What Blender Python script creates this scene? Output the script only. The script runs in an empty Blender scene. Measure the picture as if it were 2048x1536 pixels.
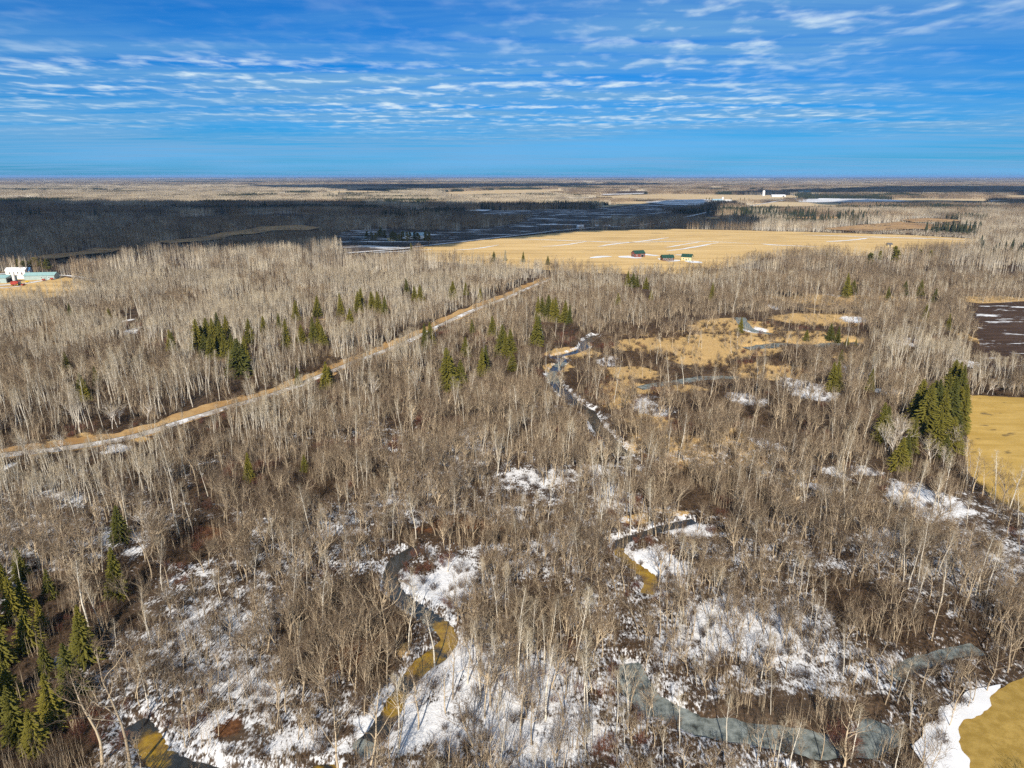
import bpy, math, random
import numpy as np
from mathutils import Vector, Matrix

# ------------------------------------------------------------------ camera, sky, sun, exposure
SC = bpy.context.scene
COL = SC.collection
H, F, CX, CY = 90.0, 1384.0, 1024.0, 768.0            # drone height; focal length and centre on a 2048 x 1536 frame
PITCH = math.radians(16.75)
cam_d = bpy.data.cameras.new('camera'); cam = bpy.data.objects.new('camera', cam_d); COL.objects.link(cam)
cam.location = (0, 0, H); cam.rotation_euler = (math.pi/2 - PITCH, 0, 0)
cam_d.sensor_width = 36.0; cam_d.lens = 36.0*F/2048.0; cam_d.clip_start = 1.0; cam_d.clip_end = 120000.0
SC.camera = cam

SUN_EL, SUN_AZ = math.radians(35), math.radians(9)     # light travels towards 9 degrees right of +Y
SUND = Vector((math.sin(SUN_AZ)*math.cos(SUN_EL), math.cos(SUN_AZ)*math.cos(SUN_EL), -math.sin(SUN_EL)))
sun_d = bpy.data.lights.new('sun', 'SUN'); sun = bpy.data.objects.new('sun', sun_d); COL.objects.link(sun)
sun_d.energy = 5.0; sun_d.angle = math.radians(0.5); sun_d.color = (1.0, 0.91, 0.78)
sun.rotation_euler = SUND.to_track_quat('-Z', 'Y').to_euler(); sun.location = (0, -200, 400)

SC.view_settings.view_transform = 'Standard'; SC.view_settings.look = 'None'
SC.view_settings.exposure = 0.36; SC.view_settings.gamma = 1.0; SC.view_settings.use_curve_mapping = False
SC.cycles.use_denoising = False
SC.cycles.max_bounces = 5; SC.cycles.diffuse_bounces = 2; SC.cycles.glossy_bounces = 2
SC.cycles.transparent_max_bounces = 6; SC.cycles.volume_bounces = 0
SC.cycles.use_adaptive_sampling = True; SC.cycles.adaptive_threshold = 0.02
SC.cycles.sample_clamp_indirect = 4.0

class NT:
    """short-hand for node trees"""
    def __init__(s, tree): s.t = tree; s.n = tree.nodes; s.l = tree.links
    def new(s, typ, **kw):
        n = s.n.new(typ)
        for k, v in kw.items(): setattr(n, k, v)
        return n
    def put(s, sock, v):
        if v is None: return
        if isinstance(v, bpy.types.NodeSocket): s.l.new(v, sock)
        elif isinstance(v, (tuple, list)) and len(v) == 3 and sock.type == 'RGBA': sock.default_value = (*v, 1)
        else: sock.default_value = v
    def math(s, op, a, b=0.0, c=None, clamp=False):
        n = s.new('ShaderNodeMath', operation=op, use_clamp=clamp)
        s.put(n.inputs[0], a); s.put(n.inputs[1], b)
        if c is not None: s.put(n.inputs[2], c)
        return n.outputs[0]
    def mix(s, f, a, b, mode='MIX'):
        n = s.new('ShaderNodeMix', data_type='RGBA', blend_type=mode)
        s.put(n.inputs[0], f); s.put(n.inputs[6], a); s.put(n.inputs[7], b)
        return n.outputs[2]
    def noise(s, vec, scale, detail=3.0, rough=0.55, dist=0.0):
        n = s.new('ShaderNodeTexNoise'); s.put(n.inputs['Vector'], vec)
        n.inputs['Scale'].default_value = scale; n.inputs['Detail'].default_value = detail
        n.inputs['Roughness'].default_value = rough; n.inputs['Distortion'].default_value = dist
        return n.outputs['Fac']
    def step(s, v, a, b, lo=0.0, hi=1.0):
        n = s.new('ShaderNodeMapRange', interpolation_type='SMOOTHSTEP')
        s.put(n.inputs[0], v); s.put(n.inputs[1], a); s.put(n.inputs[2], b)
        n.inputs[3].default_value = lo; n.inputs[4].default_value = hi
        return n.outputs[0]
    def mapping(s, vec, scale=(1, 1, 1), rot=(0, 0, 0), loc=(0, 0, 0)):
        n = s.new('ShaderNodeMapping'); s.put(n.inputs[0], vec)
        n.inputs['Scale'].default_value = scale; n.inputs['Rotation'].default_value = rot; n.inputs['Location'].default_value = loc
        return n.outputs[0]

world = bpy.data.worlds.new('World'); SC.world = world; world.use_nodes = True
W = NT(world.node_tree); W.n.clear()
sky = W.new('ShaderNodeTexSky', sky_type='NISHITA'); sky.sun_disc = False
sky.sun_elevation = SUN_EL; sky.sun_rotation = math.pi + SUN_AZ; sky.altitude = 300; sky.air_density = 1.0; sky.dust_density = 0.3; sky.ozone_density = 2.0
skyc = W.mix(1.0, sky.outputs[0], (0.035, 0.43, 1.0), 'MULTIPLY')
tc = W.new('ShaderNodeTexCoord'); sp = W.new('ShaderNodeSeparateXYZ'); W.l.new(tc.outputs['Generated'], sp.inputs[0])
zz = W.math('ADD', W.math('MAXIMUM', sp.outputs[2], 0.0), 0.020)
uu = W.math('DIVIDE', sp.outputs[0], zz); vv = W.math('DIVIDE', sp.outputs[1], zz)
cb = W.new('ShaderNodeCombineXYZ'); W.l.new(uu, cb.inputs[0]); W.l.new(vv, cb.inputs[1])
P = cb.outputs[0]                                             # place on a flat cloud layer
big = W.noise(W.mapping(P, (0.16, 0.13, 1), loc=(20.7, 2.2, 0)), 1.0, 2, 0.5)
veil = W.noise(W.mapping(P, (0.22, 1.05, 1), rot=(0, 0, 0.06), loc=(5, 2, 0)), 1.0, 6, 0.62, 0.4)
cell = W.noise(W.mapping(P, (3.4, 2.5, 1), rot=(0, 0, 0.25)), 1.0, 2, 0.50, 0.3)
fine = W.noise(W.mapping(P, (11.0, 7.0, 1), rot=(0, 0, 0.30)), 1.0, 3, 0.6)
rows = W.noise(W.mapping(P, (0.35, 1.6, 1), rot=(0, 0, 0.12), loc=(1, 4, 0)), 1.0, 3, 0.6)
cells = W.math('ADD', W.math('ADD', W.math('MULTIPLY', cell, 0.48), W.math('MULTIPLY', fine, 0.16)), W.math('MULTIPLY', rows, 0.36))
cov = W.step(big, 0.40, 0.58)
mveil = W.math('MULTIPLY', W.step(veil, 0.30, 0.62), W.math('MULTIPLY_ADD', cov, 0.50, 0.40))
mcell = W.math('MULTIPLY', W.step(cells, 0.47, 0.68), W.math('MULTIPLY_ADD', cov, 0.86, 0.12))
mcell = W.math('MULTIPLY', mcell, W.step(sp.outputs[2], 0.035, 0.085))
low = W.noise(W.mapping(tc.outputs['Generated'], (1.6, 0.0, 26.0), loc=(0.35, 0, 0.2)), 1.0, 3, 0.55)   # long thin banks low in the sky
mlow = W.math('MULTIPLY', W.step(sp.outputs[2], 0.10, 0.015), W.math('MULTIPLY_ADD', W.step(low, 0.36, 0.60), 0.62, 0.10))
c0 = W.mix(mlow, skyc, (2.0, 5.4, 9.8))
c1 = W.mix(mveil, c0, (1.9, 4.5, 7.7))
c2 = W.mix(mcell, c1, (7.6, 9.2, 10.3))
bg = W.new('ShaderNodeBackground'); W.put(bg.inputs[0], c2); bg.inputs[1].default_value = 0.073
wo = W.new('ShaderNodeOutputWorld'); W.l.new(bg.outputs[0], wo.inputs[0])

# ------------------------------------------------------------------ helpers
rng = np.random.default_rng(7)
CP, SP_ = math.cos(PITCH), math.sin(PITCH)
def at(u, v):
    """point of the ground plane seen at pixel (u, v) of the photograph"""
    a, b = (u-CX)/F, (CY-v)/F
    dz = -SP_ + b*CP; dy = CP + b*SP_
    t = -H/dz
    return (a*t, dy*t)
def pix(x, y, z=0.0):
    dy, dz = y, z-H
    d = dy*CP - dz*SP_; up = dy*SP_ + dz*CP
    return CX + F*x/d, CY - F*up/d
def poly(*pts): return np.array([at(*p) for p in pts])
def inside(P, x, y):
    x = np.asarray(x); y = np.asarray(y); r = np.zeros(x.shape, bool); n = len(P); j = n-1
    for i in range(n):
        xi, yi = P[i]; xj, yj = P[j]
        if yi != yj:
            r ^= ((yi > y) != (yj > y)) & (x < (xj-xi)*(y-yi)/(yj-yi)+xi)
        j = i
    return r
def hashv(ix, iy, s):
    h = (ix.astype(np.int64)*374761393 + iy.astype(np.int64)*668265263 + s*1442695041) & 0xffffffff
    h = ((h ^ (h >> 13))*1274126177) & 0xffffffff
    return ((h ^ (h >> 16)) & 0xffff)/65535.0
def vnoise(x, y, scale, seed=0, oct=3):
    x = np.asarray(x, float)/scale; y = np.asarray(y, float)/scale; r = 0; a = 1; tot = 0
    for o in range(oct):
        ix = np.floor(x); iy = np.floor(y); fx = x-ix; fy = y-iy
        fx = fx*fx*(3-2*fx); fy = fy*fy*(3-2*fy)
        v = (hashv(ix, iy, seed+o)*(1-fx)+hashv(ix+1, iy, seed+o)*fx)*(1-fy)+(hashv(ix, iy+1, seed+o)*(1-fx)+hashv(ix+1, iy+1, seed+o)*fx)*fy
        r = r + a*v; tot += a; a *= 0.5; x = x*2.03+11.3; y = y*2.03+5.7
    return r/tot
def sstep(v, a, b):
    t = np.clip((v-a)/(b-a), 0, 1); return t*t*(3-2*t)
def pdist(path, x, y):
    """distance to a polyline and arc fraction"""
    x = np.asarray(x, float); y = np.asarray(y, float); best = np.full(x.shape, 1e9)
    for (ax, ay), (bx, by) in zip(path[:-1], path[1:]):
        dx, dy = bx-ax, by-ay; L = dx*dx+dy*dy+1e-9
        t = np.clip(((x-ax)*dx+(y-ay)*dy)/L, 0, 1)
        best = np.minimum(best, np.hypot(x-ax-t*dx, y-ay-t*dy))
    return best
def smooth_path(pts, n=6):
    """Catmull-Rom through ground points"""
    p = [np.array(q, float) for q in pts]; p = [2*p[0]-p[1]]+p+[2*p[-1]-p[-2]]; out = []
    for i in range(1, len(p)-2):
        for k in range(n):
            t = k/n
            out.append(0.5*((2*p[i])+(-p[i-1]+p[i+1])*t+(2*p[i-1]-5*p[i]+4*p[i+1]-p[i+2])*t*t+(-p[i-1]+3*p[i]-3*p[i+1]+p[i+2])*t**3))
    out.append(p[-2]); return np.array(out)

def mesh_from(name, V, Fc, mats=(), midx=None, smooth=False):
    me = bpy.data.meshes.new(name); me.from_pydata([tuple(map(float, v)) for v in V], [], Fc)
    for m in mats: me.materials.append(m)
    if midx is not None: me.polygons.foreach_set('material_index', np.array(midx, np.int32))
    if smooth: me.polygons.foreach_set('use_smooth', np.ones(len(me.polygons), bool))
    me.update(); return me
def link(name, me, parent=None, loc=(0, 0, 0), rz=0.0):
    o = bpy.data.objects.new(name, me); COL.objects.link(o); o.location = loc; o.rotation_euler = (0, 0, rz)
    if parent is not None: o.parent = parent
    return o
def tag(o, label=None, cat=None, group=None, kind=None):
    if label: o['label'] = label
    if cat: o['category'] = cat
    if group: o['group'] = group
    if kind: o['kind'] = kind
    return o

# ------------------------------------------------------------------ materials
def principled(name, rough=0.9, spec=0.2):
    m = bpy.data.materials.new(name); m.use_nodes = True; k = NT(m.node_tree)
    b = k.n['Principled BSDF']; b.inputs['Roughness'].default_value = rough; b.inputs['Specular IOR Level'].default_value = spec
    return m, k, b
def bark(name, ca, cb_, stand=0.35, cc=None):
    """bark or twig colour, different from tree to tree and from stand to stand"""
    m, k, b = principled(name)
    oi = k.new('ShaderNodeObjectInfo')
    st = k.noise(k.mapping(oi.outputs['Location'], (0.02, 0.02, 0)), 1.0, 2)
    f = k.math('ADD', k.math('MULTIPLY', oi.outputs['Random'], 1-stand), k.math('MULTIPLY', k.step(st, 0.3, 0.7), stand))
    c = k.mix(f, ca, cb_)
    if cc:
        g = k.new('ShaderNodeNewGeometry')
        c = k.mix(k.step(k.noise(k.mapping(g.outputs['Position'], (1.2, 1.2, 2.4)), 1.0, 2), 0.55, 0.68), c, cc)
    k.put(b.inputs['Base Color'], c); return m
M_ASP_TRUNK = bark('aspen_bark', (0.74, 0.68, 0.56), (0.54, 0.48, 0.39), 0.3, (0.30, 0.26, 0.21))
M_ASP_TWIG = bark('aspen_twig', (0.54, 0.45, 0.305), (0.20, 0.15, 0.10), 0.55)
M_HW_TRUNK = bark('hardwood_bark', (0.66, 0.53, 0.36), (0.25, 0.195, 0.135), 0.25, (0.16, 0.125, 0.09))
M_HW_TWIG = bark('hardwood_twig', (0.26, 0.185, 0.115), (0.085, 0.060, 0.041), 0.45)
M_BIRCH = bark('birch_bark', (0.72, 0.66, 0.58), (0.62, 0.56, 0.48), 0.3, (0.40, 0.35, 0.30))
M_NEEDLE = bark('spruce_needles', (0.15, 0.128, 0.018), (0.058, 0.063, 0.014), 0.2)
M_NEEDLE_FAR = bark('far_needles', (0.040, 0.046, 0.022), (0.022, 0.028, 0.018), 0.2)
M_CON_TRUNK = bark('conifer_bark', (0.14, 0.10, 0.07), (0.09, 0.065, 0.045))
M_BRUSH = bark('brush_twig', (0.13, 0.085, 0.052), (0.060, 0.040, 0.026), 0.6)
M_REDTWIG = bark('red_twig', (0.17, 0.070, 0.045), (0.10, 0.050, 0.034), 0.4)
M_LOG = bark('dead_log', (0.42, 0.36, 0.28), (0.24, 0.19, 0.15), 0.2)

def ground_material():
    m, k, b = principled('forest_floor', 0.95, 0.1)
    g = k.new('ShaderNodeNewGeometry'); pos = g.outputs['Position']
    at_ = k.new('ShaderNodeAttribute', attribute_name='zone'); s = k.new('ShaderNodeSeparateColor'); k.l.new(at_.outputs['Color'], s.inputs[0])
    snow, grass, red = s.outputs[0], s.outputs[1], s.outputs[2]
    n1 = k.noise(k.mapping(pos, (0.26, 0.26, 0.26)), 1.0, 5, 0.65)
    n2 = k.noise(k.mapping(pos, (1.3, 1.3, 1.3)), 1.0, 4, 0.6)
    nb = k.noise(k.mapping(pos, (0.03, 0.03, 0.03)), 1.0, 4, 0.6)
    lit = k.mix(k.step(n2, 0.35, 0.68), (0.028, 0.019, 0.013), (0.098, 0.062, 0.036))
    lit = k.mix(k.math('MULTIPLY', k.step(nb, 0.45, 0.65), 0.5), lit, (0.12, 0.088, 0.062))
    redc = k.mix(k.step(n2, 0.3, 0.7), (0.060, 0.026, 0.014), (0.17, 0.078, 0.034))
    rm = k.step(k.math('ADD', red, k.math('MULTIPLY_ADD', n1, 0.6, -0.3)), 0.35, 0.6)
    c = k.mix(rm, lit, redc)
    st = k.mix(k.step(n2, 0.3, 0.72), (0.40, 0.255, 0.10), (0.62, 0.42, 0.185))
    gm = k.step(k.math('ADD', grass, k.math('MULTIPLY_ADD', n1, 0.8, -0.4)), 0.34, 0.54)
    c = k.mix(gm, c, st)
    n3 = k.noise(k.mapping(pos, (2.6, 0.9, 1.0), rot=(0, 0, 0.16)), 1.0, 4, 0.65)  # streaks along the shadow direction, imitating tree-shadow stripes in the snow colour
    nm = k.math('ADD', k.math('MULTIPLY_ADD', n1, 0.95, -0.475), k.math('ADD', k.math('MULTIPLY_ADD', n2, 0.5, -0.25), k.math('MULTIPLY_ADD', n3, 0.95, -0.475)))
    sm = k.step(k.math('ADD', snow, nm), 0.42, 0.66)
    sn = k.mix(k.step(n2, 0.35, 0.75), (0.80, 0.81, 0.83), (0.66, 0.66, 0.67))
    c = k.mix(sm, c, sn)
    k.put(b.inputs['Base Color'], c)
    bp = k.new('ShaderNodeBump'); bp.inputs['Strength'].default_value = 0.6; bp.inputs['Distance'].default_value = 0.25
    k.put(bp.inputs['Height'], n2); k.put(b.inputs['Normal'], bp.outputs[0])
    return m
def field_material(name, ca, cb_, cc, rot=0.0, sx=0.012, sy=0.10, snow=None, snowlvl=0.62, wet=0.0, fine=0.5):
    """stubble or ploughed soil in rows, with wet hollows and blown snow where asked"""
    m, k, b = principled(name, 0.95, 0.1)
    g = k.new('ShaderNodeNewGeometry'); pos = g.outputs['Position']
    rows = k.noise(k.mapping(pos, (sx, sy, 0.0), rot=(0, 0, rot)), 1.0, 4, 0.6)
    patch = k.noise(k.mapping(pos, (0.006, 0.011, 0)), 1.0, 4, 0.6)
    fn = k.noise(k.mapping(pos, (fine, fine, 0)), 1.0, 4, 0.65)
    c = k.mix(k.step(rows, 0.35, 0.65), ca, cb_)
    c = k.mix(k.math('MULTIPLY', k.step(patch, 0.5, 0.68), 0.55), c, cc)
    c = k.mix(k.math('MULTIPLY', k.step(fn, 0.45, 0.75), 0.3), c, cc)
    if wet:
        c = k.mix(k.math('MULTIPLY', k.step(k.noise(k.mapping(pos, (sx*2.4, sy*0.8, 0), rot=(0, 0, rot), loc=(3, 8, 0)), 1.0, 3), 0.60, 0.70), wet), c, (0.10, 0.075, 0.045))
    if snow:
        sx2, sy2 = snow
        n = k.noise(k.mapping(pos, (sx2, sy2, 0), rot=(0, 0, rot)), 1.0, 5, 0.68)
        c = k.mix(k.step(n, snowlvl, snowlvl+0.06), c, (0.80, 0.81, 0.83))
    k.put(b.inputs['Base Color'], c); return m
def plain(name, col, rough=0.7, var=0.25, sc=0.6, spec=0.3, metal=0.0):
    m, k, b = principled(name, rough, spec)
    g = k.new('ShaderNodeNewGeometry'); n = k.noise(k.mapping(g.outputs['Position'], (sc, sc, sc)), 1.0, 4, 0.6)
    k.put(b.inputs['Base Color'], k.mix(k.step(n, 0.3, 0.7), tuple(c*(1-var) for c in col), col)); b.inputs['Metallic'].default_value = metal
    return m
M_GROUND = ground_material()
M_SNOW = plain('snow', (0.80, 0.81, 0.83), 0.8, 0.12, 0.2)
M_STRAW = field_material('straw_field', (0.54, 0.36, 0.145), (0.70, 0.495, 0.23), (0.40, 0.265, 0.11), 0.05, 0.006, 0.06, wet=0.45, snow=(0.010, 0.055), snowlvl=0.74)
M_STRAW_FAR = field_material('pale_straw_field', (0.52, 0.39, 0.22), (0.60, 0.45, 0.26), (0.44, 0.33, 0.19), 0.0, 0.004, 0.02)
M_YELLOW = field_material('hay_field', (0.44, 0.285, 0.075), (0.55, 0.37, 0.115), (0.30, 0.20, 0.05), 0.0, 0.05, 0.22, wet=0.7, fine=0.8)
M_TURF = field_material('turf_field', (0.32, 0.21, 0.05), (0.44, 0.30, 0.085), (0.19, 0.125, 0.03), 0.6, 0.5, 0.6, fine=2.5)
M_PLOUGH = field_material('ploughed_soil', (0.050, 0.030, 0.020), (0.085, 0.052, 0.034), (0.036, 0.022, 0.015), 1.2, 0.04, 0.3, snow=(0.030, 0.11), snowlvl=0.56)
M_BLACK = field_material('dark_tilled_soil', (0.055, 0.042, 0.034), (0.10, 0.08, 0.065), (0.04, 0.03, 0.025), 0.35, 0.006, 0.045, snow=(0.009, 0.03), snowlvl=0.545)
M_SNOWFIELD = field_material('snow_striped_soil', (0.12, 0.09, 0.07), (0.30, 0.24, 0.19), (0.10, 0.08, 0.06), 0.2, 0.006, 0.05, snow=(0.003, 0.03), snowlvl=0.44)
M_MARSH = field_material('marsh_grass', (0.34, 0.20, 0.095), (0.48, 0.31, 0.145), (0.12, 0.07, 0.045), 0.1, 0.012, 0.05, wet=0.8, fine=0.06)
M_GRAVEL = field_material('gravel_trail', (0.42, 0.38, 0.34), (0.52, 0.48, 0.44), (0.30, 0.25, 0.20), 0.9, 0.3, 0.3, snow=(0.06, 0.06), snowlvl=0.52, fine=1.0)
M_VERGE = field_material('trail_verge_grass', (0.40, 0.235, 0.09), (0.50, 0.33, 0.15), (0.16, 0.085, 0.04), 0.9, 0.06, 0.06, fine=0.4, wet=0.6)
M_ROAD = field_material('gravel_road', (0.20, 0.17, 0.15), (0.28, 0.24, 0.21), (0.15, 0.13, 0.11), 0.3, 0.02, 0.2)

def water_material():
    m, k, b = principled('creek_water', 0.08, 0.5)
    a = k.new('ShaderNodeAttribute', attribute_name='tint'); s = k.new('ShaderNodeSeparateColor'); k.l.new(a.outputs['Color'], s.inputs[0])
    g = k.new('ShaderNodeNewGeometry'); n = k.noise(k.mapping(g.outputs['Position'], (0.5, 0.5, 0)), 1.0, 5, 0.65)
    d = k.mix(n, (0.010, 0.012, 0.014), (0.045, 0.042, 0.035))
    am = k.mix(k.step(n, 0.3, 0.7), (0.16, 0.085, 0.006), (0.34, 0.21, 0.014))
    c = k.mix(k.step(k.math('ADD', s.outputs[0], k.math('MULTIPLY_ADD', n, 1.3, -0.65)), 0.25, 0.75), d, am)
    ice = k.mix(k.step(n, 0.3, 0.7), (0.06, 0.072, 0.065), (0.27, 0.30, 0.285))
    im = k.step(k.math('ADD', s.outputs[1], k.math('MULTIPLY_ADD', n, 1.0, -0.5)), 0.4, 0.55)
    c = k.mix(im, c, ice)
    k.put(b.inputs['Base Color'], c); k.put(b.inputs['Roughness'], k.math('MULTIPLY_ADD', im, 0.6, 0.10)); return m
M_WATER = water_material()

# ------------------------------------------------------------------ layout of the land (traced to the ground plane)
trail = smooth_path([at(*p) for p in ((-330, 955), (-150, 925), (0, 906), (120, 893), (250, 872), (350, 843), (450, 812), (540, 787), (620, 756), (700, 724), (760, 702), (830, 672), (885, 645), (940, 620), (1000, 598), (1060, 572), (1100, 556))])
creek_a = smooth_path([at(*p) for p in ((600, 1600), (640, 1545), (690, 1512), (742, 1470), (775, 1425), (798, 1380), (830, 1335), (868, 1305), (896, 1275), (886, 1247), (855, 1225), (815, 1198), (788, 1172), (780, 1140), (800, 1112), (840, 1088))])
creek_b = smooth_path([at(*p) for p in ((640, 1545), (560, 1560), (420, 1545), (320, 1510), (296, 1475), (262, 1440))])
creek_c = smooth_path([at(*p) for p in ((1296, 1180), (1300, 1150), (1262, 1120), (1240, 1098), (1244, 1078), (1290, 1062), (1345, 1046), (1390, 1036))])
oxbow = smooth_path([at(*p) for p in ((1250, 1320), (1280, 1370), (1330, 1410), (1400, 1442), (1480, 1456), (1560, 1464), (1640, 1478), (1710, 1482), (1752, 1466), (1768, 1438))])
oxbow2 = smooth_path([at(*p) for p in ((1790, 1345), (1830, 1322), (1890, 1302), (1960, 1290))])
creek_d = smooth_path([at(*p) for p in ((1245, 905), (1215, 872), (1196, 850), (1180, 822), (1150, 802), (1128, 782), (1108, 760), (1106, 742), (1118, 728), (1128, 716), (1108, 711), (1140, 704), (1166, 694), (1172, 682), (1192, 668))])
pond_e = smooth_path([at(*p) for p in ((1280, 772), (1320, 765), (1370, 758), (1420, 752), (1480, 752))])
pond_f = smooth_path([at(*p) for p in ((1495, 694), (1530, 690), (1565, 686), (1620, 690), (1660, 686), (1720, 684))])
pond_g = smooth_path([at(*p) for p in ((1480, 632), (1490, 648), (1505, 658), (1550, 667))])
CREEKS = ((creek_a, 1.75), (creek_b, 2.0), (creek_c, 1.5), (oxbow, 2.5), (oxbow2, 1.7), (creek_d, 2.3), (pond_e, 3.2), (pond_f, 4.0), (pond_g, 3.4))

def relief(x, y):
    """height of the ground"""
    x = np.asarray(x, float); y = np.asarray(y, float)
    fade = 1-sstep(np.hypot(x, y), 380, 620)
    z = (vnoise(x, y, 60, 3, 3)-0.5)*3.0*fade
    z = z+(vnoise(x, y, 5, 9, 3)-0.5)*0.6*fade
    near = (x > -460) & (x < 460) & (y < 700)
    if near.any():
        xs, ys = x[near], y[near]; zz_ = z[near]
        for pth, w in CREEKS:
            d = pdist(pth, xs, ys)*(0.62+0.76*vnoise(xs, ys, 5.5, 13, 3))
            zz_ = np.where(d < w*4.2, zz_*sstep(d, w*0.9, w*4.2)-1.5*(1-sstep(d, w*0.7, w*1.75)), zz_)
        dt = pdist(trail, xs, ys); zz_ = zz_*sstep(dt, 11, 26)
        for fp in FLATS:
            ins = inside(fp, xs, ys); zz_ = np.where(ins, zz_*0.0, zz_)
        z = z.copy(); z[near] = zz_
    return z

P_RIGHT_FIELD = poly((1934, 790), (2060, 796), (2300, 800), (2300, 1060), (2060, 1035), (1985, 1000), (1928, 940))
P_PLOUGH = poly((1948, 608), (2060, 602), (2300, 600), (2300, 760), (2060, 750), (1962, 742))
P_TURF = poly((2080, 1322), (1990, 1385), (1930, 1425), (1893, 1462), (1872, 1540), (1860, 1640), (2200, 1640), (2300, 1300))
P_MAIN = poly((838, 493), (1000, 477), (1160, 462), (1350, 458), (1600, 464), (1830, 471), (1965, 479), (1920, 500), (1780, 512), (1640, 512), (1540, 514), (1470, 532), (1400, 546), (1290, 550), (1180, 546), (1000, 534), (840, 521))
P_BLACK = poly((672, 468), (700, 461), (790, 459), (900, 463), (985, 455), (1052, 443), (1048, 432), (930, 428), (962, 421), (1190, 419), (1210, 410), (1290, 404), (1418, 401), (1424, 411), (1400, 419), (1330, 426), (1280, 438), (1210, 444), (1160, 457), (1000, 474), (838, 489), (820, 508), (740, 510), (680, 500))
P_FARM = poly((-40, 548), (110, 552), (205, 566), (130, 592), (20, 604), (-40, 606), (-260, 612), (-260, 550))
P_YARD = poly((1180, 516), (1240, 508), (1300, 507), (1360, 507), (1410, 515), (1425, 550), (1300, 554), (1190, 548))
F_FAR = [
    ('straw_field', M_STRAW_FAR, poly((1188, 416), (1240, 412), (1330, 404), (1270, 403), (1196, 411))),
    ('straw_field', M_STRAW_FAR, poly((1188, 393), (1260, 390), (1350, 388), (1480, 390), (1600, 391), (1612, 395), (1480, 402), (1340, 399), (1230, 397))),
    ('straw_field', M_STRAW_FAR, poly((1510, 407), (1560, 404), (1700, 407), (1690, 412), (1560, 414), (1480, 413))),
    ('straw_field', M_STRAW_FAR, poly((1775, 397), (1985, 398.5), (1995, 403), (1850, 404), (1790, 402))),
    ('straw_field', M_STRAW_FAR, poly((1995, 392), (2048, 391), (2200, 391), (2200, 395), (2000, 395))),
    ('straw_field', M_STRAW_FAR, poly((645, 382), (760, 381.5), (790, 384), (660, 386))),
    ('straw_field', M_STRAW_FAR, poly((880, 385), (1000, 380), (1120, 379), (1135, 382), (1050, 387), (900, 390))),
    ('snowy_field', M_SNOWFIELD, poly((1590, 400), (1640, 397), (1770, 399), (1830, 404), (1700, 406), (1600, 405))),
    ('snowy_field', M_SNOWFIELD, poly((1350, 400), (1420, 399), (1430, 404), (1400, 412), (1330, 410), (1290, 405))),
    ('snowy_field', M_SNOWFIELD, poly((1190, 389), (1300, 386), (1290, 388), (1200, 391))),
    ('snowy_field', M_SNOWFIELD, poly((925, 423), (955, 420), (985, 421), (970, 424.5))),
    ('snowy_field', M_SNOWFIELD, poly((800, 421), (850, 418), (860, 419), (810, 423))),
    ('marsh_meadow', M_MARSH, poly((1640, 460), (1720, 452), (1800, 446), (1880, 452), (1960, 455), (1940, 464), (1830, 460), (1740, 464), (1690, 464))),
    ('marsh_meadow', M_MARSH, poly((1800, 441), (1850, 438), (1930, 442), (1900, 446), (1820, 446))),
    ('marsh_meadow', M_MARSH, poly((1570, 437), (1650, 434), (1700, 437), (1640, 441))),
    ('marsh_meadow', M_MARSH, poly((1410, 437), (1445, 436), (1440, 440), (1408, 440))),
    ('marsh_meadow', M_MARSH, poly((300, 486), (400, 478), (440, 468), (490, 463), (520, 456), (600, 452), (650, 457), (620, 463), (540, 464), (500, 471), (460, 474), (430, 482), (350, 490))),
    ('marsh_meadow', M_MARSH, poly((40, 524), (110, 512), (160, 508), (200, 499), (245, 500), (220, 509), (170, 514), (120, 521))),
]
FLATS = [P_RIGHT_FIELD, P_PLOUGH, P_TURF]
OPEN = [P_RIGHT_FIELD, P_PLOUGH, P_TURF, P_MAIN, P_BLACK, P_FARM, P_YARD]+[p for _n, _m, p in F_FAR]
road_far = smooth_path([at(*p) for p in ((700, 506), (790, 499), (860, 491), (1000, 475), (1160, 457.5), (1300, 448), (1420, 424), (1500, 412), (1580, 398.5), (1650, 391))], 8)

# ------------------------------------------------------------------ ground sheet
def growing(a, b, s, g):
    out = [a]; st = s
    while out[-1] < b: st *= g; out.append(out[-1]+st)
    return out
xs_ = np.arange(-250, 250.1, 1.25); ys_ = np.arange(40, 400.1, 1.2)
right = growing(250, 60000, 1.25, 1.07)[1:]
down = growing(0, 3000, 1.2, 1.18)[1:]
X = np.array([-v for v in reversed(right)]+list(xs_)+right)
Y = np.array([40-v for v in reversed(down)]+list(ys_)+growing(400, 60000, 1.2, 1.045)[1:])
gx, gy = np.meshgrid(X, Y); gx, gy = gx.ravel(), gy.ravel()
gz = relief(gx, gy)
nx, ny = len(X), len(Y)
i0 = (np.arange(ny-1)[:, None]*nx+np.arange(nx-1)[None, :]).ravel()
faces = np.stack([i0, i0+1, i0+nx+1, i0+nx], 1)
gme = bpy.data.meshes.new('ground')
gme.vertices.add(len(gx)); gme.vertices.foreach_set('co', np.stack([gx, gy, gz], 1).astype(np.float32).ravel())
gme.loops.add(faces.size); gme.loops.foreach_set('vertex_index', faces.astype(np.int32).ravel())
gme.polygons.add(len(faces)); gme.polygons.foreach_set('loop_start', (np.arange(len(faces))*4).astype(np.int32))
gme.polygons.foreach_set('use_smooth', np.ones(len(faces), bool))
gme.update(calc_edges=True); gme.materials.append(M_GROUND)

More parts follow.
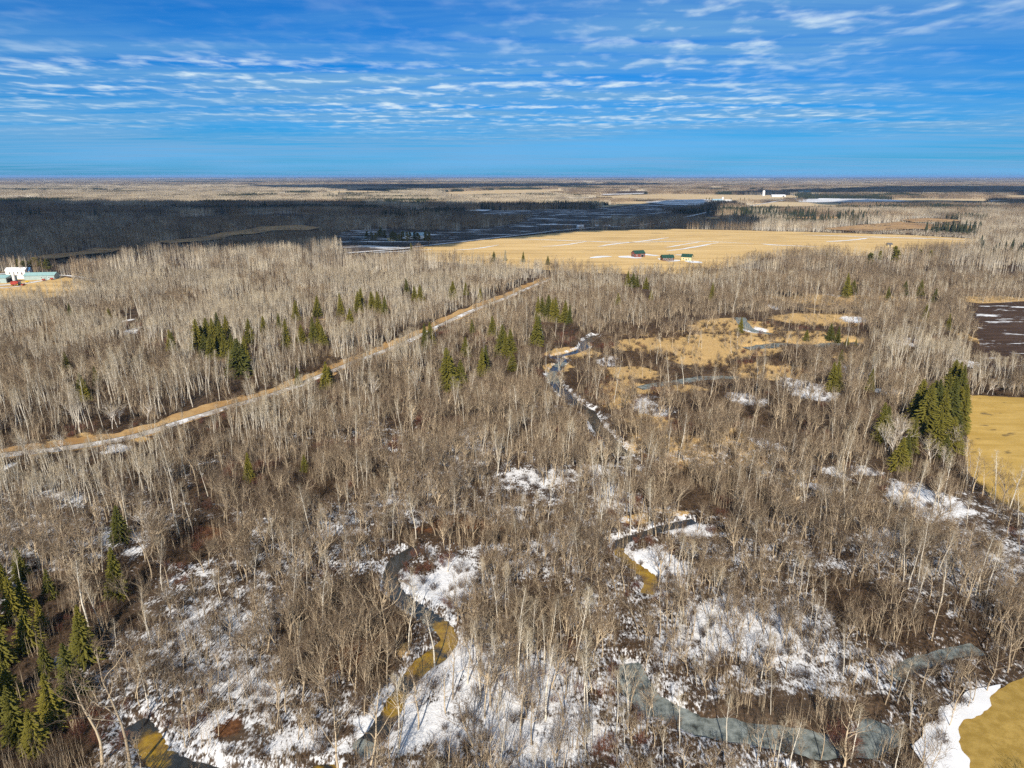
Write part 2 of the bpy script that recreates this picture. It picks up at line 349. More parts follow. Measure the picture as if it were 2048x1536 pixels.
def blob(x, y, u0, v0, ru, rv, soft=0.5):
    """soft ground patch given by its place and extent in the photograph"""
    cx_, cy_ = at(u0, v0); ex = abs(at(u0+ru, v0)[0]-cx_); ey = abs(at(u0, v0-rv)[1]-at(u0, v0+rv)[1])/2
    r = np.hypot((x-cx_)/ex, (y-cy_)/ey)
    return 1-sstep(r, 1-soft, 1+soft)
def zones(x, y):
    wx = x+(vnoise(x, y, 14, 21)-0.5)*14; wy = y+(vnoise(x, y, 14, 22)-0.5)*14
    d = np.hypot(x, y)
    snow = 0.38*(1-sstep(d, 190, 330))+0.10*(1-sstep(d, 330, 700))+(vnoise(x, y, 30, 31)-0.5)*0.35*(1-sstep(d, 500, 900))
    for u0, v0, ru, rv, s in SNOWY: snow = np.maximum(snow, (s*1.0+0.02)*blob(wx, wy, u0, v0, ru, rv, 0.75))
    for u0, v0, ru, rv, s in BARE: snow = snow-s*blob(wx, wy, u0, v0, ru, rv)
    grass = np.zeros_like(x)
    for u0, v0, ru, rv, s in GRASSY: grass = np.maximum(grass, s*blob(wx, wy, u0, v0, ru, rv))
    grass = np.maximum(grass, 0.42*sstep(vnoise(x, y, 25, 41), 0.5, 0.75)*sstep(d, 230, 400))
    red = 0.35*sstep(vnoise(x, y, 18, 51), 0.5, 0.75)
    for u0, v0, ru, rv, s in REDDISH: red = np.maximum(red, s*blob(wx, wy, u0, v0, ru, rv, 0.9))
    # snow clings along the creek banks
    for pth, w in CREEKS[:3]+CREEKS[5:6]:
        dd = pdist(pth, x, y); snow = np.where((dd > w*0.8) & (dd < w*1.9), np.maximum(snow, 0.34+0.4*vnoise(x, y, 9, 61)), snow)
    return np.clip(snow, 0, 1), np.clip(grass, 0, 1), np.clip(red, 0, 1)
SNOWY = [(880, 1150, 80, 55, 0.95), (1000, 1380, 210, 170, 0.74), (1120, 1480, 180, 90, 0.68), (830, 1470, 120, 90, 0.78), (940, 1300, 60, 40, 0.85), (1120, 1080, 40, 30, 0.85), (1330, 1120, 50, 40, 0.95),
         (1390, 1060, 50, 22, 0.9), (1270, 1090, 24, 12, 0.9), (1480, 1250, 170, 90, 0.68), (1350, 1290, 110, 70, 0.6), (500, 1370, 90, 40, 0.8), (430, 1460, 130, 60, 0.66), (610, 1480, 90, 50, 0.66),
         (420, 1245, 60, 30, 0.7), (230, 1075, 80, 25, 0.66), (60, 1060, 70, 20, 0.6), (700, 1050, 60, 20, 0.66), (120, 1330, 22, 45, 0.75), (1850, 1000, 70, 45, 0.85), (1790, 1090, 60, 40, 0.66),
         (1070, 960, 110, 35, 0.6), (1230, 990, 60, 30, 0.66), (1200, 945, 30, 25, 0.7), (1530, 885, 28, 16, 0.95), (1700, 940, 45, 16, 0.85), (1650, 975, 55, 10, 0.9), (1620, 775, 45, 22, 0.95),
         (1500, 798, 40, 18, 0.8), (1310, 815, 40, 25, 0.66), (1215, 722, 22, 12, 0.8), (1715, 640, 30, 8, 0.9), (1810, 680, 38, 12, 0.85), (1820, 658, 25, 4, 0.9), (1545, 615, 12, 6, 0.8),
         (1770, 780, 22, 10, 0.85), (1925, 725, 14, 14, 0.9), (1510, 660, 30, 8, 0.9), (1670, 590, 20, 5, 0.7), (1720, 745, 70, 14, 0.6), (272, 660, 10, 8, 0.95), (258, 640, 8, 5, 0.8),
         (235, 902, 36, 6, 0.9), (10, 940, 14, 12, 0.95), (1460, 1010, 60, 30, 0.4), (960, 880, 60, 30, 0.5), (290, 1100, 60, 20, 0.6), (560, 1120, 80, 30, 0.5), (600, 1290, 120, 40, 0.6), (100, 1000, 120, 25, 0.55)]
BARE = [(850, 1130, 30, 16, 0.4), (700, 1230, 110, 90, 0.5), (760, 1330, 50, 50, 0.5), (450, 1460, 40, 22, 0.7), (400, 1080, 70, 35, 0.5), (150, 1230, 120, 90, 0.4), (80, 1460, 110, 80, 0.45), (920, 1060, 160, 18, 0.35),
        (1420, 980, 120, 40, 0.3), (1100, 1200, 70, 50, 0.2), (1600, 1410, 180, 30, 0.35), (1720, 1220, 90, 60, 0.2), (620, 960, 200, 60, 0.25)]
GRASSY = [(1310, 690, 80, 16, 1.0), (1140, 705, 60, 12, 1.0), (1110, 735, 26, 12, 0.85), (1440, 690, 120, 22, 0.95), (1400, 718, 60, 16, 1.0), (1270, 747, 60, 14, 1.0), (1250, 780, 70, 22, 0.66), (1360, 780, 60, 14, 0.66),
          (1470, 655, 90, 20, 0.66), (1650, 640, 110, 14, 0.7), (1620, 675, 120, 14, 0.62), (1540, 740, 80, 20, 0.62), (1700, 720, 60, 18, 0.5), (1270, 1040, 40, 10, 0.85), (1350, 1030, 40, 8, 0.8), (1240, 800, 40, 12, 0.75),
          (1350, 900, 90, 50, 0.6), (1480, 880, 60, 40, 0.62), (1620, 960, 60, 14, 0.6), (1500, 930, 70, 30, 0.5), (1700, 600, 160, 14, 0.6), (1300, 840, 50, 20, 0.6), (820, 1290, 26, 16, 0.7), (370, 1410, 30, 10, 0.5), (2000, 600, 90, 8, 0.9), (1945, 680, 14, 80, 0.85),
          (1400, 545, 70, 12, 0.6), (1300, 535, 110, 8, 0.7), (200, 880, 120, 10, 0.6)]
REDDISH = [(1200, 770, 40, 30, 0.8), (870, 1160, 30, 14, 0.9), (440, 1450, 50, 30, 0.8), (700, 1320, 70, 60, 0.6), (1130, 1110, 30, 14, 0.8), (1260, 1090, 40, 14, 0.8), (1350, 1090, 30, 10, 0.7), (420, 1060, 60, 20, 0.6), (900, 1050, 160, 14, 0.6), (1300, 790, 60, 14, 0.6)]
zs, zg, zr = zones(gx, gy)
ca = gme.color_attributes.new('zone', 'FLOAT_COLOR', 'POINT')
ca.data.foreach_set('color', np.stack([zs, zg, zr, np.ones_like(zs)], 1).astype(np.float32).ravel())
ground = link('ground', gme); tag(ground, 'snow patched forest floor of brown litter', 'ground', kind='structure')

def sheet(name, P, mat, z, label, warp=0.0, seg=None):
    """flat sheet with an uneven outline"""
    pts = []
    for i in range(len(P)):
        a, b = P[i], P[(i+1) % len(P)]; L = np.hypot(*(b-a)); n = max(1, min(60, int(L/(seg or 1e9)))) if seg else 1
        for k in range(n): pts.append(a+(b-a)*k/n)
    pts = np.array(pts)
    if warp:
        pts = pts+np.stack([vnoise(pts[:, 0], pts[:, 1], warp*3, 71)-0.5, vnoise(pts[:, 0], pts[:, 1], warp*3, 72)-0.5], 1)*2*warp
    me = mesh_from(name, [(p[0], p[1], z) for p in pts], [list(range(len(pts)))], [mat])
    if me.polygons[0].normal.z < 0: me.flip_normals()
    return tag(link(name, me), label, name.replace('_', ' '), kind='structure')
def ribbon(name, path, wl, wr, mat, z, label, warp=0.0, tint=None, seed=0, taper=False, ns=9):
    p = np.array(path); t = np.gradient(p, axis=0); t /= np.hypot(t[:, 0], t[:, 1])[:, None]+1e-9; nrm = np.stack([-t[:, 1], t[:, 0]], 1)
    wl_ = wl*(1+warp*2*(vnoise(p[:, 0], p[:, 1], ns, 81+seed)-0.5)); wr_ = wr*(1+warp*2*(vnoise(p[:, 0], p[:, 1], ns, 91+seed)-0.5))
    if taper: e = np.minimum(1, np.minimum(np.arange(len(p)), np.arange(len(p))[::-1])/(0.22*len(p)))**0.7+0.01; wl_ = wl_*e; wr_ = wr_*e
    V = []; Fc = []
    for i in range(len(p)):
        a = p[i]+nrm[i]*wl_[i]; b = p[i]-nrm[i]*wr_[i]; V += [(*a, z), (*p[i], z), (*b, z)]
        if i: q = 3*i; Fc += [(q-3, q-2, q+1, q), (q-2, q-1, q+2, q+1)]
    me = mesh_from(name, V, Fc, [mat])
    if me.polygons[0].normal.z < 0: me.flip_normals()
    if tint is not None:
        va = np.array(V); c = me.color_attributes.new('tint', 'FLOAT_COLOR', 'POINT')
        c.data.foreach_set('color', tint(va[:, 0], va[:, 1]).astype(np.float32).ravel())
    return tag(link(name, me), label, name.replace('_', ' '), kind='structure')
def tint_of(amber, ice, base_ice=0.0):
    def f(x, y):
        a = np.zeros_like(x); c = np.full_like(x, base_ice)
        for q in amber: a = np.maximum(a, blob(x, y, *q))
        for q in ice: c = np.maximum(c, blob(x, y, *q))
        return np.stack([a, c, a*0, a*0+1], 1)
    return f
dense = lambda p: smooth_path(p[::2], 6)
AMB = [(880, 1265, 40, 30), (845, 1320, 40, 30), (790, 1400, 24, 26), (700, 1520, 40, 16), (640, 1545, 40, 14), (305, 1490, 60, 40), (1290, 1150, 40, 40), (1250, 1110, 40, 20)]
ribbon('creek', dense(creek_a), 4.2, 4.2, M_WATER, -1.0, 'winding creek with amber water between snowy banks', 0.5, tint_of(AMB, [(770, 1360, 34, 26), (840, 1250, 30, 14), (720, 1490, 30, 20)], 0.15))
ribbon('creek', dense(creek_b), 4.4, 4.4, M_WATER, -1.01, 'amber creek loop beside the snow striped litter bank', 0.4, tint_of(AMB, [], 0.1), 1)
ribbon('creek', dense(creek_c), 3.0, 3.0, M_WATER, -1.0, 'small dark creek bend around a snowy point', 0.4, tint_of(AMB, [], 0.15), 2)
ribbon('frozen_channel', dense(oxbow), 5.0, 5.0, M_WATER, -1.0, 'grey green frozen oxbow channel under bare trees', 0.3, tint_of([], [], 0.62), 3)
ribbon('frozen_channel', oxbow2, 3.3, 3.3, M_WATER, -1.0, 'short grey frozen channel beside the strip of woods', 0.3, tint_of([], [], 0.62), 3)
ribbon('creek', dense(creek_d), 4.4, 4.4, M_WATER, -1.0, 'dark open creek with ice shelves beside straw meadow', 0.5, tint_of([], [(1112, 750, 24, 12), (1130, 730, 14, 10)], 0.30), 4)
for nm, pth, w in (('frozen_pond', pond_e, 3.2), ('frozen_pond', pond_f, 4.0), ('frozen_pond', pond_g, 3.4)):
    ribbon(nm, pth, w*1.8, w*1.8, M_WATER, -1.0, 'narrow blue grey frozen pool in the straw meadow', 0.6, tint_of([], [], 0.75), 5)

sheet('turf_field', P_TURF, M_TURF, 0.06, 'olive yellow turf field with a snowy edge', 1.2, 2.0)
sheet('hay_field', P_RIGHT_FIELD, M_YELLOW, 0.08, 'golden hay field beside the spruce grove', 1.5, 6)
sheet('ploughed_field', P_PLOUGH, M_PLOUGH, 0.08, 'dark ploughed field streaked with snow', 2.0, 8)
sheet('straw_field', P_MAIN, M_STRAW, 0.30, 'large pale straw field beyond the woods', 5, 40)
sheet('tilled_field', P_BLACK, M_BLACK, 0.20, 'black tilled fields striped with snow', 10, 60)
sheet('farmyard', P_FARM, M_STRAW, 0.10, 'straw coloured farmyard with trodden snow', 3, 15)
FAR_LABEL = {'straw_field': 'pale straw field far beyond the woods', 'snowy_field': 'far snow striped field', 'marsh_meadow': 'tan marsh meadow among dark trees'}
for i, (nm, mt, pp) in enumerate(F_FAR): sheet(nm, pp, mt, 0.5+0.13*i, FAR_LABEL[nm], 12, 120)
# snow drifts: field edge, ditches, yards
def drift(pts, w, z=0.14, label='white snow drift lying along the field edge', warp=0.5, seed=0):
    q = smooth_path([at(*p) for p in pts], 8); ribbon('snow_drift', q, w, w, M_SNOW, z, label, 0.9, None, seed, True, 4.5 if q[:, 1].max() < 200 else 18)
drift(((2000, 1372), (1960, 1402), (1920, 1428), (1893, 1455), (1876, 1490), (1866, 1530), (1858, 1570)), 2.0, 0.40, 'white snow drift along the turf field edge', 0.7)
drift(((1872, 1462), (1890, 1490), (1895, 1520), (1890, 1560)), 2.2, 0.42, 'white snow drift along the turf field edge', 0.7, 4)
DITCH = 'snow filled ditch line crossing the straw field'
for k, (pts, w) in enumerate(((((1022, 478), (1090, 480), (1160, 482.5), (1260, 485), (1400, 483), (1520, 489)), 2.6), (((1340, 475), (1290, 482), (1225, 489), (1195, 494)), 2.6), (((1175, 483), (1130, 490), (1080, 494)), 2.2), (((1440, 485), (1380, 496), (1330, 503)), 2.6), (((1400, 484), (1370, 489), (1330, 496)), 2.2),
                              (((1000, 490), (950, 498), (905, 501)), 1.8), (((1600, 470), (1700, 473), (1800, 476), (1960, 480)), 4.0), (((1520, 488), (1560, 491), (1640, 494)), 3.2), (((1740, 476), (1700, 481), (1650, 484)), 3.2), (((870, 499), (800, 503), (740, 506)), 2.6))):
    drift(pts, w, 0.42, DITCH, 0.5, k)
for k, (pts, w) in enumerate(((((1238, 513), (1262, 515), (1285, 517)), 8), (((1315, 517), (1340, 522), (1360, 521)), 7), (((1370, 522), (1385, 524), (1405, 527)), 6), (((1180, 517), (1205, 514), (1225, 514)), 5), (((1285, 508), (1300, 511), (1318, 512)), 5), (((1350, 510), (1370, 511)), 4))):
    drift(pts, w, 0.46, 'trampled snow around the green roofed houses', 0.6, k+20)
for k, (pts, w) in enumerate(((((-30, 572), (20, 570), (60, 566), (100, 559)), 2.6), (((110, 550), (140, 552), (170, 556), (205, 562)), 1.8), (((-20, 577), (20, 575), (45, 572)), 1.3), (((-20, 548), (20, 547), (40, 545)), 2.2))):
    drift(pts, w, 0.26, 'trodden snow in the farmyard', 0.6, k+40)
ribbon('trail_verge', smooth_path(trail[::2], 5), 6.5, 6.0, M_VERGE, 0.05, 'orange grass verge of the straight dirt trail', 0.55, None, 0, False, 7)
ribbon('dirt_trail', trail[(trail[:, 0] > -205)], -0.4, 4.8, M_GRAVEL, 0.09, 'pale gravel trail cut straight through the woods', 0.2, None, 7)
ribbon('gravel_road', road_far, 5.0, 5.0, M_ROAD, 0.95, 'gravel road along the straw field')
ribbon('road_snowbank', road_far+np.array((0, -9)), 2.6, 2.6, M_SNOW, 1.15, 'white snowbank beside the gravel road', 0.7)

# ------------------------------------------------------------------ tree prototypes
class MB:
    def __init__(s): s.V = []; s.F = []; s.M = []
    def tube(s, pts, rad, sides=3, mat=0):
        n = len(pts); base = len(s.V); prev = None
        for i in range(n):
            a = pts[max(i-1, 0)]; b = pts[min(i+1, n-1)]; t = b-a; L = math.sqrt(t[0]**2+t[1]**2+t[2]**2)+1e-9; t = t/L
            ref = (1, 0, 0) if abs(t[0]) < 0.8 else (0, 1, 0)
            e1 = np.array((t[1]*ref[2]-t[2]*ref[1], t[2]*ref[0]-t[0]*ref[2], t[0]*ref[1]-t[1]*ref[0])); e1 /= math.sqrt(e1@e1)+1e-9
            e2 = np.array((t[1]*e1[2]-t[2]*e1[1], t[2]*e1[0]-t[0]*e1[2], t[0]*e1[1]-t[1]*e1[0]))
            if i == n-1 and rad[i] <= 0: s.V.append(pts[i]); break
            for k in range(sides):
                an = 2*math.pi*k/sides; s.V.append(pts[i]+(e1*math.cos(an)+e2*math.sin(an))*rad[i])
        for i in range(n-1):
            q = base+i*sides
            tip = i == n-2 and rad[n-1] <= 0
            for k in range(sides):
                k2 = (k+1) % sides
                s.F.append((q+k, q+k2, q+sides) if tip else (q+k, q+k2, q+sides+k2, q+sides+k)); s.M.append(mat)
    def cone(s, a, b, r, mat=0, sides=3): s.tube([a, b], [r, 0], sides, mat)
    def mesh(s, name, mats, smooth=False): return mesh_from(name, s.V, s.F, mats, s.M, smooth)
def unit(v): return v/(math.sqrt(v@v)+1e-9)
def rdir(r, axis, ang):
    """a direction at angle ang from axis"""
    p = r.normal(size=3); p = unit(p-axis*(p@axis)); return axis*math.cos(ang)+p*math.sin(ang)
Z = np.array((0., 0., 1.))
def branch(r, mb, p, d, L, rad, depth, twm, lm, nchild, up=0.15, twig=0.016, wig=0.18):
    """limb with child limbs and twigs"""
    pts = [p]; n = 4 if depth else 3; rr = [rad]
    for i in range(n):
        d = unit(d+r.normal(size=3)*wig+Z*up); pts.append(pts[-1]+d*L/n); rr.append(rad*(1-0.78*(i+1)/n))
    mb.tube(pts, rr, 4 if rad > 0.05 else 3, lm)
    for c in range(nchild):
        f = r.uniform(0.25, 1.0)*n; i = min(int(f), n-1); q = pts[i]+(pts[i+1]-pts[i])*(f-i); t = unit(pts[i+1]-pts[i])
        cd = rdir(r, t, r.uniform(0.45, 0.95))
        if depth > 0: branch(r, mb, q, cd, L*r.uniform(0.35, 0.6), rad*r.uniform(0.35, 0.55), depth-1, twm, lm if depth > 1 else twm, max(3, int(nchild*0.75)), up, twig, wig*1.2)
        else:
            e = q+unit(cd+Z*0.25)*r.uniform(0.5, 1.25); mb.cone(q, e, twig*r.uniform(0.8, 1.3), twm)
            m_ = q+(e-q)*r.uniform(0.3, 0.6); mb.cone(m_, m_+rdir(r, unit(e-q), 0.7)*r.uniform(0.3, 0.7), twig*0.8, twm)
def trunk_line(r, h, lean, kink=0.01):
    pts = [np.zeros(3)]; d = unit(np.array((r.normal()*lean, r.normal()*lean, 1.0))); n = 8
    for i in range(n): d = unit(d+np.array((r.normal(), r.normal(), 0))*kink*4); pts.append(pts[-1]+d*h/n)
    return pts
def along(pts, f):
    x = f*(len(pts)-1); i = min(int(x), len(pts)-2); return pts[i]+(pts[i+1]-pts[i])*(x-i), unit(pts[i+1]-pts[i])
def aspen(seed, spread=1.0, low=0.45, h=None):
    r = np.random.default_rng(seed); h = h or r.uniform(12.5, 15.5); R = r.uniform(0.13, 0.18)
    tp = trunk_line(r, h, 0.03); tr = [R*(1-0.86*(i/8)**1.1)+0.008 for i in range(9)]
    t = MB(); t.tube([tp[0]-Z*0.6]+tp, [R*1.25]+tr, 6, 0); c = MB()
    n = int(9*spread+5)
    for i in range(n):
        f = low+(0.97-low)*(i+r.uniform())/n; p, ax = along(tp, f)
        d = rdir(r, ax, r.uniform(0.55, 0.95)); L = (1-f)*h*0.30*spread+0.7
        branch(r, c, p, d, L*r.uniform(0.75, 1.2), R*(1-f*0.7)*0.38, 1, 1, 0, 4, 0.25, 0.015)
    for i in range(7):                                        # dead stubs below the crown
        p, ax = along(tp, r.uniform(0.2, low)); c.cone(p, p+rdir(r, ax, 1.3)*r.uniform(0.4, 1.1), 0.02, 1)
    return t, c
def hardwood(seed, spread=1.0, low=0.35):
    r = np.random.default_rng(seed); h = r.uniform(10.0, 14.0); R = r.uniform(0.14, 0.20)
    tp = trunk_line(r, h, 0.05, 0.02); tr = [R*(1-0.9*(i/8))+0.01 for i in range(9)]
    t = MB(); t.tube([tp[0]-Z*0.6]+tp, [R*1.35]+tr, 6, 0); c = MB(); n = int(8*spread+4)
    for i in range(n):
        f = low+(0.95-low)*(i+r.uniform())/n; p, ax = along(tp, f)
        d = rdir(r, ax, r.uniform(0.6, 1.05)); L = (1-f)*h*0.52*spread+1.3
        branch(r, c, p, d, L*r.uniform(0.7, 1.25), R*(1-f*0.75)*0.52, 1, 1, 0, 5, 0.13, 0.016, 0.25)
    return t, c
def birch(seed):
    r = np.random.default_rng(seed); h = r.uniform(12, 14.5); R = 0.19
    tp = trunk_line(r, h*0.55, 0.05, 0.02); tr = [R*(1-0.45*(i/8)) for i in range(9)]
    t = MB(); t.tube([tp[0]-Z*0.6]+tp, [R*1.3]+tr, 6, 0); c = MB()
    for i in range(11):                                       # fan of strong white limbs
        f = r.uniform(0.45, 1.0); p, ax = along(tp, f); d = rdir(r, ax, r.uniform(0.3, 0.75))
        branch(r, c, p, d, h*(0.62-0.18*f)*r.uniform(0.7, 1.05), R*0.5, 2, 1, 0, 4, 0.14, 0.022, 0.13)
    return t, c
def spruce(seed, h=None, wide=1.0):
    r = np.random.default_rng(seed); h = h or r.uniform(11, 15)
    t = MB(); t.tube([np.array((0, 0, -0.6)), np.array((0, 0, h*0.5)), np.array((0, 0, h))], [0.2, 0.12, 0.01], 5, 0); c = MB()
    z = h*0.06; W0 = h*0.215*wide*r.uniform(0.9, 1.1)
    while z < h*0.985:
        f = z/h; w = W0*(1-f)**0.85+0.12; nb = int(11*(1-f))+5; a0 = r.uniform(0, 6.28)
        for k in range(nb):
            a = a0+6.283*k/nb+r.normal()*0.15; ww = w*r.uniform(0.6, 1.2); d = np.array((math.cos(a), math.sin(a), 0)); sd = np.array((-d[1], d[0], 0))
            p = np.array((0, 0, z)); droop = -0.30*ww; tip = p+d*ww+Z*(droop+0.12*ww)
            ns = 6
            for j in range(ns):                               # needle sprays, each a bent blade with thickness
                g0 = 0.10+0.85*j/ns; g1 = min(1.08, g0+0.30); q0 = p+(tip-p)*g0; q1 = p+(tip-p)*g1-Z*0.06*ww
                hw = ww*0.15*(1.2-g0)+0.05
                e = r.normal(size=3)*0.05
                b = len(c.V); c.V += [q0+Z*0.05, q0+sd*hw+(q1-q0)*0.45-Z*(0.10+0.1*r.random())+e, q1+e, q0-sd*hw+(q1-q0)*0.45-Z*(0.10+0.1*r.random()), (q0+q1)/2+Z*0.10, (q0+q1)/2-Z*0.14]
                c.F += [(b, b+1, b+4), (b+1, b+2, b+4), (b+2, b+3, b+4), (b+3, b, b+4), (b+1, b, b+5), (b+2, b+1, b+5), (b+3, b+2, b+5), (b, b+3, b+5)]; c.M += [0]*8
        z += h*0.022*(1.25-0.5*f)+0.09
    return t, c
def pine(seed):
    r = np.random.default_rng(seed); h = r.uniform(12, 15)
    tp = trunk_line(r, h, 0.03); t = MB(); t.tube([tp[0]-Z*0.5]+tp, [0.24]+[0.2*(1-0.85*i/8) for i in range(9)], 6, 0); c = MB()
    for i in range(46):
        f = r.uniform(0.35, 1.0); p, ax = along(tp, f); L = 0.5+2.6*(1-f)**0.6*r.uniform(0.5, 1.1); a = r.uniform(0, 6.28)
        d = unit(np.array((math.cos(a), math.sin(a), 0.25))); e = p+d*L; c.tube([p, e], [0.05, 0.02], 3, 1)
        for j in range(9):
            q = p+(e-p)*r.uniform(0.45, 1.05)+r.normal(size=3)*0.25; b = len(c.V); s_ = r.uniform(0.25, 0.5)
            for vx in ((1, 0, 0), (-1, 0, 0), (0, 1, 0), (0, -1, 0), (0, 0, 0.6), (0, 0, -0.6)): c.V.append(q+(np.array(vx)+r.normal(size=3)*0.25)*s_)
            for fa in ((0, 2, 4), (2, 1, 4), (1, 3, 4), (3, 0, 4), (2, 0, 5), (1, 2, 5), (3, 1, 5), (0, 3, 5)): c.F.append(tuple(b+x for x in fa)); c.M.append(0)
    return t, c
def bush(seed, h=1.8, n=22, tw=0.015, lm=0):
    r = np.random.default_rng(seed); c = MB()
    for i in range(n):
        a = r.uniform(0, 6.28); s_ = r.uniform(0, 0.45)*h*0.6; p = np.array((math.cos(a)*s_, math.sin(a)*s_, -0.1))
        d = unit(np.array((math.cos(a)*r.uniform(0.1, 0.7), math.sin(a)*r.uniform(0.1, 0.7), 1.0)))
        branch(r, c, p, d, h*r.uniform(0.6, 1.1), tw*1.3, 0, lm, lm, 6, 0.1, tw, 0.2)
    return c
def both(t, c, name, tm, cm):
    """trunk and crown as one mesh, for the countless trees"""
    m = MB(); m.V = t.V+c.V; o = len(t.V); m.F = t.F+[tuple(x+o for x in f) for f in c.F]; m.M = [2]*len(t.F)+c.M
    return m.mesh(name, cm+[tm])
class Kind:
    def __init__(s, name, makers, tm, cm):
        s.name = name; s.tr = []; s.cr = []; s.full = []
        for i, (t, c) in enumerate(makers):
            s.tr.append(t.mesh(name+'_trunk', [tm], True)); s.cr.append(c.mesh(name+'_crown', cm)); cm2 = (cm+[cm[0]])[:2]
            s.full.append(both(t, c, name+'_whole', tm, cm2))
ASP = Kind('aspen', [aspen(100+i, 1.0+0.25*(i % 3 == 0), 0.48+0.07*(i % 3)) for i in range(8)], M_ASP_TRUNK, [M_ASP_TRUNK, M_ASP_TWIG])
HW = Kind('hardwood', [hardwood(200+i, 0.9+0.2*(i % 3), 0.28+0.08*(i % 3)) for i in range(9)]+[birch(320+i) for i in range(3)], M_HW_TRUNK, [M_HW_TRUNK, M_HW_TWIG])
BIR = Kind('birch', [birch(300+i) for i in range(3)], M_BIRCH, [M_BIRCH, M_ASP_TWIG])
SPR = Kind('spruce', [spruce(400+i, None, 1.0+0.15*(i % 2)) for i in range(5)], M_CON_TRUNK, [M_NEEDLE, M_NEEDLE])
PIN = Kind('pine', [pine(450+i) for i in range(3)], M_CON_TRUNK, [M_NEEDLE, M_CON_TRUNK])
BUSH = [bush(500+i, 1.4+0.35*(i % 4)).mesh('brush', [M_BRUSH]) for i in range(6)]
REDB = [bush(520+i, 2.0).mesh('red_brush', [M_REDTWIG]) for i in range(3)]

def low_tree(mb, r, x, y, kind, detail):
    """simple tree for the middle distance, with trunk, limbs and twig sprays"""
    h = r.uniform(11, 17); p = np.array((x, y, 0.)); top = p+np.array((r.normal()*0.4, r.normal()*0.4, h))
    mb.tube([p-Z*0.5, top], [0.17 if kind == 'a' else 0.16, 0.03], 3, 0)
    lo = 0.45 if kind == 'a' else 0.3
    for i in range(detail):
        f = r.uniform(lo, 1.0); q = p+(top-p)*f; L = (1-f)*h*(0.26 if kind == 'a' else 0.36)+1.0
        d = rdir(r, Z, r.uniform(0.4, 0.85)); e = q+d*L; wv = 0.06 if detail > 10 else 0.17
        mb.cone(q, e, wv, 1)
        if detail > 10:
            for j in range(1): m_ = q+(e-q)*r.uniform(0.3, 0.8); mb.cone(m_, m_+rdir(r, d, 0.7)*L*0.5, 0.05, 1)
def stand_tile(seed, size, n, kind, detail, mats):
    r = np.random.default_rng(seed); mb = MB()
    for i in range(n): low_tree(mb, r, r.uniform(-size/2, size/2), r.uniform(-size/2, size/2), kind, detail)
    return mb.mesh('stand', mats)
T_ASP = [stand_tile(600+i, 14, 18, 'a', 12, [M_ASP_TRUNK, M_ASP_TWIG]) for i in range(5)]
T_HW = [stand_tile(620+i, 14, 14, 'h', 16, [M_HW_TRUNK, M_HW_TWIG]) for i in range(5)]
U_ASP = [stand_tile(640+i, 64, 230, 'a', 9, [M_ASP_TRUNK, M_ASP_TWIG]) for i in range(4)]
U_HW = [stand_tile(660+i, 64, 230, 'h', 9, [M_HW_TRUNK, M_HW_TWIG]) for i in range(4)]
def low_spruce(seed):
    r = np.random.default_rng(seed); mb = MB(); h = r.uniform(11, 16)
    for k in range(7):
        f = k/7; z0 = h*(0.05+0.95*f); w = h*0.16*(1-f)+0.25; n = 7; b = len(mb.V); mb.V.append(np.array((0, 0, min(h, z0+h*0.24)))); mb.V.append(np.array((0, 0, z0+0.2)))
        for j in range(n): a = 6.283*j/n; ww = w*r.uniform(0.65, 1.2); mb.V.append(np.array((math.cos(a)*ww, math.sin(a)*ww, z0-r.uniform(0, 0.5))))
        for j in range(n): mb.F += [(b+2+j, b+2+(j+1) % n, b), (b+2+(j+1) % n, b+2+j, b+1)]; mb.M += [0, 0]
    mb.tube([np.array((0, 0, -0.5)), np.array((0, 0, h*0.4))], [0.2, 0.12], 4, 1)
    return mb
LOWSPR = [low_spruce(680+i).mesh('far_spruce', [M_NEEDLE_FAR, M_CON_TRUNK]) for i in range(4)]
def spruce_tile(seed):
    r = np.random.default_rng(seed); out = MB()
    for i in range(120):
        s = low_spruce(seed*200+i); o = np.array((*r.uniform(-32, 32, 2), 0)); b = len(out.V); k = r.uniform(0.7, 1.1)
        out.V += [v*k+o for v in s.V]; out.F += [tuple(x+b for x in f) for f in s.F]; out.M += s.M
    return out.mesh('far_spruce_stand', [M_NEEDLE_FAR, M_CON_TRUNK])
U_SPR = [spruce_tile(9+i) for i in range(2)]

